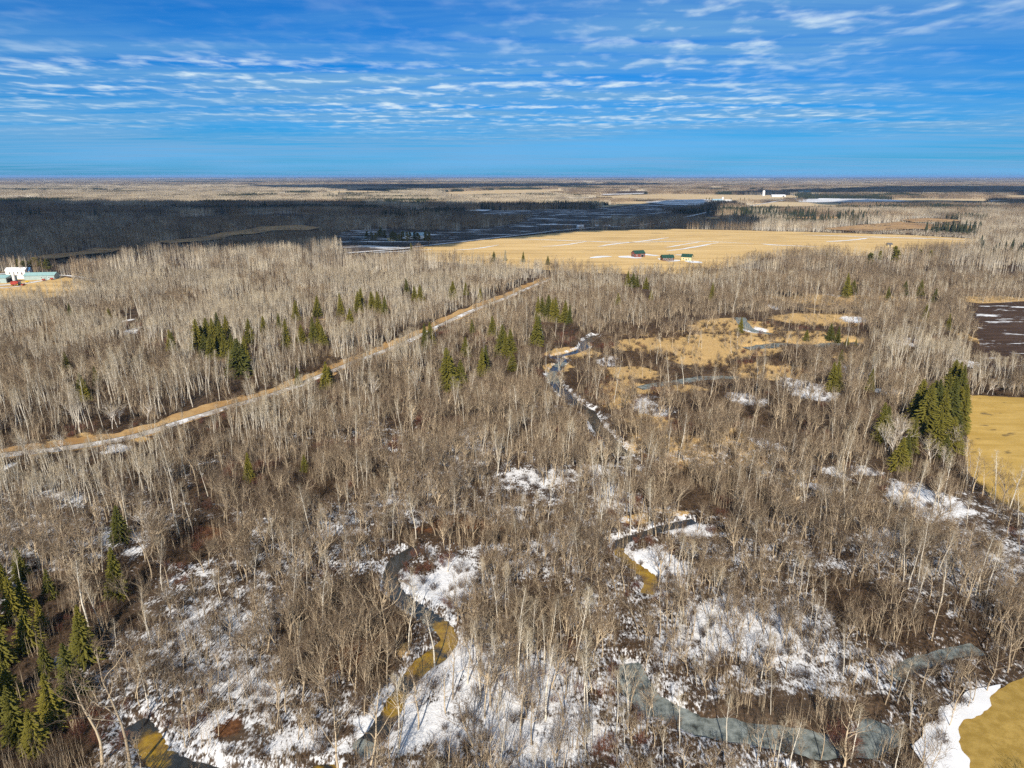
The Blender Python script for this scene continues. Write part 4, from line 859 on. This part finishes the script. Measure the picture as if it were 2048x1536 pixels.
# fallen logs
for k, (u0, v0, u1, v1, lb) in enumerate(((448, 1258, 486, 1296, 'grey fallen log lying on snow in the creek woods'), (780, 1408, 822, 1388, 'dark fallen log across the snowy bank of the amber creek'), (1560, 985, 1630, 1006, 'long grey fallen log on tan grass above the oxbow'), (1470, 1000, 1500, 985, 'pale fallen log beside the tan grass clearing'),
                                      (1905, 1140, 1915, 1180, 'pale fallen trunk leaning in the strip along the fields'), (770, 1310, 800, 1290, 'grey fallen log on the brown bank at the creek elbow'), (560, 1290, 600, 1310, 'thin fallen log on patchy snow behind the creek loop'), (380, 1385, 430, 1370, 'fallen log across the snowy opening at the creek loop'),
                                      (800, 1155, 822, 1175, 'dark driftwood log lying at the snowy creek point'), (1490, 1146, 1515, 1168, 'broken grey log beside snow inside the oxbow'))):
    a = np.array(at(u0, v0)); b = np.array(at(u1, v1)); dd = b-a; L = min(14, np.hypot(*dd)); dd = dd/np.hypot(*dd); n = 5; mb = MB(); r_ = np.random.default_rng(k)
    pts_ = [np.array((*(a+dd*L*i/n+r_.normal(size=2)*0.08), ztree(*(a+dd*L*i/n))+0.28)) for i in range(n+1)]
    root = bpy.data.objects.new('fallen_log', None); COL.objects.link(root); root.location = pts_[0]; tag(root, lb, 'log')
    loc = [p-pts_[0] for p in pts_]; mb.tube(loc, [0.26-0.03*i for i in range(n)]+[0.06], 7, 0); link('stem', mb.mesh('log_stem', [M_LOG], True), root)
    mb = MB()
    for j in range(8): q, ax = along(loc, r_.uniform(0.35, 1)); branch(r_, mb, q, unit(rdir(r_, ax, 0.8)+Z*0.3), r_.uniform(0.8, 2.0), 0.06, 0, 0, 0, 4, 0.05, 0.02)
    link('branches', mb.mesh('log_branches', [M_LOG]), root)

# ------------------------------------------------------------------ buildings
def paint(n, c, **k): return plain(n, c, **k)
B_TEAL = paint('teal_metal_roof', (0.30, 0.48, 0.47), rough=0.45, var=0.15); B_TEALW = paint('grey_teal_siding', (0.36, 0.46, 0.45), var=0.15); B_WHITE = paint('white_siding', (0.78, 0.77, 0.74), var=0.08)
B_GREEN = paint('green_metal_roof', (0.022, 0.068, 0.048), rough=0.45, var=0.2); B_RED = paint('red_siding', (0.24, 0.075, 0.055)); B_LOGW = paint('log_siding', (0.17, 0.075, 0.04)); B_CREAM = paint('cream_siding', (0.70, 0.58, 0.30), var=0.1)
B_DARK = paint('painted_dark_opening', (0.02, 0.02, 0.022)); B_GLASS = paint('window_glass', (0.05, 0.06, 0.07), rough=0.15, spec=0.6); B_GREY = paint('grey_shingle', (0.12, 0.12, 0.13)); B_BLUE = paint('pale_blue_roof', (0.36, 0.52, 0.60), rough=0.5, var=0.15)
B_TRIM = paint('white_trim', (0.8, 0.8, 0.78), var=0.05); B_REDM = paint('red_machine_paint', (0.42, 0.05, 0.03), rough=0.5); B_TYRE = paint('tyre_rubber', (0.02, 0.02, 0.02)); B_YEL = paint('yellow_machine_paint', (0.65, 0.42, 0.02), rough=0.4); B_BLUER = paint('blue_roof', (0.05, 0.16, 0.34))
B_STEEL = paint('galvanised_steel', (0.55, 0.58, 0.60), rough=0.4, var=0.15); B_CYAN = paint('turquoise_roof', (0.10, 0.45, 0.52))
def box(mb, x0, x1, y0, y1, z0, z1):
    b = len(mb.V); mb.V += [np.array(p, float) for p in ((x0, y0, z0), (x1, y0, z0), (x1, y1, z0), (x0, y1, z0), (x0, y0, z1), (x1, y0, z1), (x1, y1, z1), (x0, y1, z1))]
    for f in ((0, 3, 2, 1), (4, 5, 6, 7), (0, 1, 5, 4), (1, 2, 6, 5), (2, 3, 7, 6), (3, 0, 4, 7)): mb.F.append(tuple(b+i for i in f)); mb.M.append(0)
def part(name, parent, mat, *boxes):
    mb = MB()
    for b in boxes: box(mb, *b)
    return link(name, mb.mesh(name, [mat]), parent)
def house(name, u, v, rz, L, Wd, hw, hr, wall, roof, label, cat, windows=(), doors=(), over=0.5, z0=0.35, chimney=False, group=None, openfront=False):
    """gabled building, ridge along local X; windows and doors: (side, along, bottom, width, height), sides: front -Y, end -X, back +Y, far +X"""
    px_, py_ = at(u, v); o = bpy.data.objects.new(name, None); COL.objects.link(o); o.location = (px_, py_, z0); o.rotation_euler = (0, 0, rz); tag(o, label, cat, group)
    l, w = L/2, Wd/2
    V = [(-l, -w, -1), (l, -w, -1), (l, w, -1), (-l, w, -1), (-l, -w, hw), (l, -w, hw), (l, w, hw), (-l, w, hw), (-l, 0, hw+hr), (l, 0, hw+hr)]
    link('wall', mesh_from('wall', V, [(0, 1, 5, 4), (2, 3, 7, 6), (1, 2, 6, 9, 5), (3, 0, 4, 8, 7), (3, 2, 1, 0)], [wall]), o)
    lo = l+over; wo_ = w+over; s = hr/w; e = hw-over*s; t = 0.18
    V = [(-lo, -wo_, e+.06), (lo, -wo_, e+.06), (lo, 0, hw+hr+.06), (-lo, 0, hw+hr+.06), (lo, wo_, e+.06), (-lo, wo_, e+.06)]; V += [(a, b, c+t) for a, b, c in V]
    rf = link('roof', mesh_from('roof', V, [(6, 7, 8, 9), (9, 8, 10, 11), (1, 0, 3, 2), (2, 3, 5, 4), (0, 1, 7, 6), (4, 5, 11, 10), (1, 2, 8, 7), (2, 4, 10, 8), (3, 0, 6, 9), (5, 3, 9, 11)], [roof]), o)
    if chimney: part('chimney', rf, B_GREY, (l*0.3, l*0.3+0.8, 0.3, 1.1, hw+hr*0.4, hw+hr+1.0))
    def opening(kind_, side, a, b, ww, hh, mat):
        q = 0.04; S = {'front': lambda p: (a-ww/2-p, a+ww/2+p, -w-q-(0.03 if p == 0 else 0), -w+0.02, b-p, b+hh+p), 'back': lambda p: (a-ww/2-p, a+ww/2+p, w-0.02, w+q+(0.03 if p == 0 else 0), b-p, b+hh+p),
                       'end': lambda p: (-l-q-(0.03 if p == 0 else 0), -l+0.02, a-ww/2-p, a+ww/2+p, b-p, b+hh+p), 'far': lambda p: (l-0.02, l+q+(0.03 if p == 0 else 0), a-ww/2-p, a+ww/2+p, b-p, b+hh+p)}[side]
        k = part(kind_, o, mat, S(0)); part('frame', k, B_TRIM, S(0.14))
    for wdw in windows: opening('window', *wdw, B_GLASS)
    for dr in doors: opening('door', *dr, B_DARK)
    return o
W3 = lambda side, xs, b=1.0, w=1.2, h=1.3: [(side, a, b, w, h) for a in xs]
# farm with the teal roofs
house('long_shed', 85, 558, 0.16, 25, 11, 3.6, 2.0, B_TEALW, B_TEAL, 'long teal metal shed with a shallow gable roof in the farmyard', 'shed', W3('front', (2, 8), 1.4, 1.0, 0.8), [('end', 0, 0, 3.0, 3.0)])
house('open_shed', 2, 564, 0.0, 20, 14, 4.2, 1.8, B_TEALW, B_TEAL, 'teal roofed shed with an open end painted dark next to the red machine', 'shed', (), [('far', -1.5, 0, 9.0, 3.6), ('front', 3, 0, 3.0, 3.0)])  # open end is a flat near-black panel, its inside shade painted
house('farmhouse', 36, 549, 0.15, 17, 8, 4.2, 2.0, B_WHITE, M_SNOW, 'white farmhouse with a snowy roof behind the teal shed', 'house', W3('front', (-5, -1.5, 2)), [('front', 5.5, 0, 1.0, 2.1)], chimney=True)
house('small_house', 53, 548, 0.25, 8, 7, 3.4, 2.2, B_WHITE, B_BLUER, 'small white outbuilding with a dark blue roof by the pines', 'house', W3('front', (-2, 1)), [('end', 0, 0, 1, 2.1)])
house('storage_trailer', 40, 558, 0.1, 13, 3.2, 2.7, 0.25, B_WHITE, B_WHITE, 'white storage trailer parked between the teal sheds', 'trailer', (), [('end', 0, 0.2, 2.0, 2.2)], over=0.05)
bx, by = at(29, 564); bn = bpy.data.objects.new('feed_bin', None); COL.objects.link(bn); bn.location = (bx, by, 0.2); tag(bn, 'tall white feed bin behind the red machine', 'silo')
mb = MB(); mb.tube([np.array((0, 0, 1.2)), np.array((0, 0, 1.21)), np.array((0, 0, 7.0))], [0.5, 1.2, 1.2], 14); link('bin', mb.mesh('bin', [B_WHITE], False), bn)
mb = MB(); mb.tube([np.array((0, 0, 7.0)), np.array((0, 0, 8.0))], [1.25, 0], 14); link('bin_roof', mb.mesh('bin_roof', [B_WHITE]), bn)
for k in range(4): a = math.pi/4+k*math.pi/2; part('leg', bn, B_STEEL, (math.cos(a)*1.0-.08, math.cos(a)*1.0+.08, math.sin(a)*1.0-.08, math.sin(a)*1.0+.08, -0.3, 1.6))
def wheel(parent, x, y, r, w=0.5):
    mb = MB(); mb.tube([np.array((x, y-w/2-.01, r)), np.array((x, y-w/2, r)), np.array((x, y+w/2, r)), np.array((x, y+w/2+.01, r))], [0.02, r, r, 0.02], 14); o = link('wheel', mb.mesh('wheel', [B_TYRE]), parent)
    mb = MB(); mb.tube([np.array((x, y-w/2-.05, r)), np.array((x, y-w/2-.04, r)), np.array((x, y+w/2+.04, r)), np.array((x, y+w/2+.05, r))], [0.02, r*.5, r*.5, 0.02], 12); link('rim', mb.mesh('rim', [B_YEL]), o)
tx, ty = at(33, 571.5); tr = bpy.data.objects.new('combine_harvester', None); COL.objects.link(tr); tr.location = (tx, ty, 0.25); tr.rotation_euler = (0, 0, 0.3); tag(tr, 'red combine harvester parked in the snowy farmyard', 'harvester')
mb = MB(); V = [(-3.6, -1.5, 1.0), (2.0, -1.5, 1.0), (2.0, 1.5, 1.0), (-3.6, 1.5, 1.0), (-3.9, -1.4, 2.6), (2.0, -1.5, 3.1), (2.0, 1.5, 3.1), (-3.9, 1.4, 2.6), (-1.0, -1.4, 3.7), (1.4, -1.4, 3.7), (1.4, 1.4, 3.7), (-1.0, 1.4, 3.7)]
link('body', mesh_from('body', V, [(3, 2, 1, 0), (0, 1, 5, 9, 8, 4), (2, 3, 7, 11, 10, 6), (1, 2, 6, 5), (3, 0, 4, 7), (4, 8, 11, 7), (8, 9, 10, 11), (9, 5, 6, 10)], [B_REDM]), tr)
part('cab', tr, B_GLASS, (2.05, 3.5, -1.0, 1.0, 1.7, 3.5)); part('cab_roof', tr, B_REDM, (1.9, 3.7, -1.15, 1.15, 3.5, 3.7)); part('header', tr, B_REDM, (4.4, 5.6, -3.2, 3.2, 0.3, 1.2)); part('feeder', tr, B_DARK, (3.3, 4.5, -0.7, 0.7, 0.7, 1.6)); part('unloading_auger', tr, B_REDM, (-4.6, 1.0, 1.6, 1.95, 3.1, 3.45))
for wx, wr_ in ((1.4, 0.95), (-2.8, 0.6)):
    for wy in (-1.75, 1.75): wheel(tr, wx, wy, wr_)
for k, (u, v, c, lb) in enumerate(((88, 562, B_REDM, 'small red implement parked along the shed wall'), (104, 560, B_REDM, 'low red trailer parked at the shed corner'), (55, 566, B_YEL, 'small yellow implement parked before the open shed door'))):
    px_, py_ = at(u, v); o = bpy.data.objects.new('farm_implement', None); COL.objects.link(o); o.location = (px_, py_, 0.25); o.rotation_euler = (0, 0, 0.2*k); tag(o, lb, 'implement')
    part('frame', o, c, (-1.8, 1.8, -0.8, 0.8, 0.6, 0.85)); part('hopper', o, c, (-1.2, 1.0, -0.7, 0.7, 0.85, 1.7)); part('drawbar', o, B_STEEL, (1.8, 3.2, -0.1, 0.1, 0.6, 0.75))
    for wy in (-0.95, 0.95): wheel(o, -0.2, wy, 0.45, 0.25)
# three houses with green roofs
house('red_barn', 1276, 514, 0.35, 13, 9, 4.2, 3.0, B_RED, B_GREEN, 'red sided barn with a green roof beside the straw field', 'barn', W3('front', (-4,), 1.4), [('end', 0, 0, 2.4, 2.6), ('front', 3, 0, 3.4, 3.0)])
hc = house('log_cabin', 1334, 521, 0.1, 13, 8, 3.2, 2.6, B_LOGW, B_GREEN, 'brown log cabin with a green roof between barn and cream house', 'house', W3('front', (-4.5, -1.8, 4.0), 0.8, 1.6, 1.5), [('front', 1.2, 0, 1.1, 2.2)], chimney=True)
part('porch_deck', hc, B_LOGW, (-6, 6, -6.4, -4.05, -0.3, 0.2)); [part('porch_post', hc, B_LOGW, (a-.1, a+.1, -6.3, -6.1, 0.2, 2.6)) for a in (-5.8, -2, 2, 5.8)]
house('cream_house', 1374, 521, -0.5, 11, 8, 4.0, 2.8, B_CREAM, B_GREEN, 'cream house with a dark green roof at the snowy yard', 'house', W3('front', (-3, 2.8), 1.2)+W3('end', (-1.8, 1.8), 1.2), [('front', 0, 0, 1.1, 2.2)])
house('field_shed', 1778, 493, 0.0, 6, 5, 2.4, 1.8, B_CREAM, B_GREY, 'tiny pale shed at the far end of the straw field', 'shed', (), [('front', 0, 0, 2, 2.2)], z0=0.5)
# farmhouse in the pine grove and roadside farm
house('pole_barn', 829, 477, 0.2, 28, 15, 4.5, 3.4, B_WHITE, B_BLUE, 'pale blue roofed barn beside the dark pine grove', 'barn', W3('front', (-8, 8)), [('front', 0, 0, 4, 3.6)], z0=0.6)
house('grove_house', 784, 481, -0.2, 12, 9, 4, 3, B_CREAM, B_GREY, 'small cream house hidden among the dark pines', 'house', W3('front', (-3, 3)), [('front', 0, 0, 1.1, 2.2)], z0=0.6)
house('roadside_house', 1160, 457, 0.2, 11, 8, 3.2, 2.4, B_WHITE, M_SNOW, 'white house at the road corner beyond the straw field', 'house', W3('front', (-4, 4)), [('front', 0, 0, 1.2, 2.2)], z0=0.6)
house('roadside_barn', 1205, 456, 0.05, 26, 9, 3.0, 2.0, B_GREY, M_SNOW, 'long low barn with a snowy roof at the dark wood edge', 'barn', (), [('front', -8, 0, 4, 3), ('front', 6, 0, 4, 3)], z0=0.6)
# far farm
house('far_barn', 1434, 404, 0.1, 36, 18, 5, 4, B_STEEL, B_BLUE, 'grey blue barn of the distant farm with dark pines', 'barn', (), [('front', 0, 0, 6, 5)], z0=1.2)
house('far_white_barn', 1455, 404, 0.0, 26, 14, 4, 3, B_WHITE, B_WHITE, 'white low barn of the distant farm', 'barn', (), [('front', 0, 0, 5, 4)], z0=1.2)
house('far_long_barn', 1556, 394, 0.0, 60, 20, 5, 4, B_WHITE, M_SNOW, 'long white barn on the pale far field near a white silo', 'barn', (), [('front', 20, 0, 8, 5)], z0=1.2)
house('far_turquoise_shed', 1608, 388, 0.0, 60, 30, 8, 6, B_CYAN, B_CYAN, 'turquoise shed at the edge of the far woods', 'shed', (), [('front', 0, 0, 8, 6)], z0=1.2)
house('far_road_barn', 1996, 407, 0.0, 60, 20, 5, 4, B_WHITE, M_SNOW, 'white barn in dark woods at the end of the far field', 'barn', (), [('front', 0, 0, 6, 4)], z0=1.2)
def silo(u, v, r, h, lb):
    sx, sy = at(u, v); o = bpy.data.objects.new('silo', None); COL.objects.link(o); o.location = (sx, sy, 0.8); tag(o, lb, 'silo')
    mb = MB(); mb.tube([np.array((0, 0, -1.)), np.array((0, 0, h))], [r, r], 16); link('shaft', mb.mesh('shaft', [B_WHITE]), o)
    mb = MB(); mb.tube([np.array((0, 0, h)), np.array((0, 0, h+r*.6)), np.array((0, 0, h+r*.9))], [r*1.02, r*.7, 0], 16); link('dome', mb.mesh('dome', [B_WHITE]), o)
silo(1527, 392, 6, 20, 'white domed silo standing on the pale far field'); silo(1445, 404, 3.5, 14, 'pale silo between the distant farm barns')

# ------------------------------------------------------------------ low clouds whose shade lies on the plain
M_CLOUD, kc, bc = principled('cloud', 1.0, 0.0); bc.inputs['Base Color'].default_value = (0.85, 0.85, 0.85, 1)
tb = kc.new('ShaderNodeBsdfTransparent'); mx = kc.new('ShaderNodeMixShader'); mx.inputs[0].default_value = 0.74
kc.l.new(tb.outputs[0], mx.inputs[1]); kc.l.new(bc.outputs[0], mx.inputs[2]); kc.l.new(mx.outputs[0], kc.n['Material Output'].inputs[0])
def cloud(foot_px, alt, label, seed, thick=90):
    Pg = poly(*foot_px); off = -SUND*(alt/-SUND.z); c = Pg.mean(0)
    x0, y0 = Pg.min(0)-60; x1, y1 = Pg.max(0)+60; st = max(24.0, (x1-x0)/130)
    xs, ys = np.meshgrid(np.arange(x0, x1, st), np.arange(y0, y1, st)); nyy, nxx = xs.shape
    wx = xs+(vnoise(xs, ys, 220, 141+seed)-0.5)*170; wy = ys+(vnoise(xs, ys, 220, 151+seed)-0.5)*170
    ins = inside(Pg, wx, wy) & (vnoise(xs, ys, 120, 161+seed) > 0.16)
    V = []; id_ = {}; Fc = []
    def vid(i, j, top):
        k = (i, j, top)
        if k not in id_:
            id_[k] = len(V); n = vnoise(np.array([xs[i, j]]), np.array([ys[i, j]]), 160, 171+seed)[0]
            V.append((xs[i, j]+off.x, ys[i, j]+off.y, alt+(thick*(0.25+1.2*n) if top else -thick*0.25*n)))
        return id_[k]
    for i in range(nyy-1):
        for j in range(nxx-1):
            if not ins[i, j]: continue
            q = ((i, j), (i, j+1), (i+1, j+1), (i+1, j)); Fc.append([vid(*p, True) for p in q]); Fc.append([vid(*p, False) for p in reversed(q)])
            for (di, dj), (a, b) in (((-1, 0), (0, 1)), ((0, 1), (1, 2)), ((1, 0), (2, 3)), ((0, -1), (3, 0))):
                ii, jj = i+di, j+dj
                if not (0 <= ii < nyy-1 and 0 <= jj < nxx-1 and ins[ii, jj]): Fc.append([vid(*q[b], True), vid(*q[a], True), vid(*q[a], False), vid(*q[b], False)])
    me = mesh_from('cloud', V, Fc, [M_CLOUD], None, True)
    tag(link('cloud', me), label, 'cloud', kind='structure')
cloud(((-500, 411), (0, 410), (320, 412), (640, 411), (760, 413), (960, 416), (1190, 416), (1300, 407), (1425, 402), (1440, 412), (1400, 430), (1560, 452), (1520, 458), (1350, 456), (1180, 460), (1000, 475), (850, 492), (640, 486), (480, 504), (250, 512), (0, 528), (-500, 560)), 900, 'broad low cloud whose shade lies over the dark woods', 1)
cloud(((1440, 390), (1600, 384), (1800, 377), (2048, 375), (2300, 377), (2300, 390), (2048, 391), (1800, 390), (1640, 390)), 1500, 'low cloud shading the far dark woods', 2, 160)
cloud(((1600, 410), (1750, 402), (1990, 405), (2048, 408), (2300, 408), (2300, 416), (2048, 416), (1800, 413)), 1200, 'small low cloud shading the woods behind the far field', 3, 120)
cloud(((480, 374), (800, 371), (1300, 369), (1340, 372), (900, 379), (760, 383), (560, 378)), 1600, 'long low cloud shading a band of the plain', 4, 160)

# ------------------------------------------------------------------ air
mh = bpy.data.materials.new('air'); mh.use_nodes = True; kh = NT(mh.node_tree); kh.n.clear()
pv = kh.new('ShaderNodeVolumePrincipled'); pv.inputs['Color'].default_value = (0.34, 0.60, 1.0, 1); pv.inputs['Density'].default_value = 3.4e-5; pv.inputs['Anisotropy'].default_value = 0.0
ho = kh.new('ShaderNodeOutputMaterial'); kh.l.new(pv.outputs[0], ho.inputs['Volume'])
mb = MB(); box(mb, -70000, 70000, -5000, 70000, -6.0, 104.0)
tag(link('haze', mb.mesh('haze', [mh])), 'thin blue air over the plain', 'haze', kind='stuff')
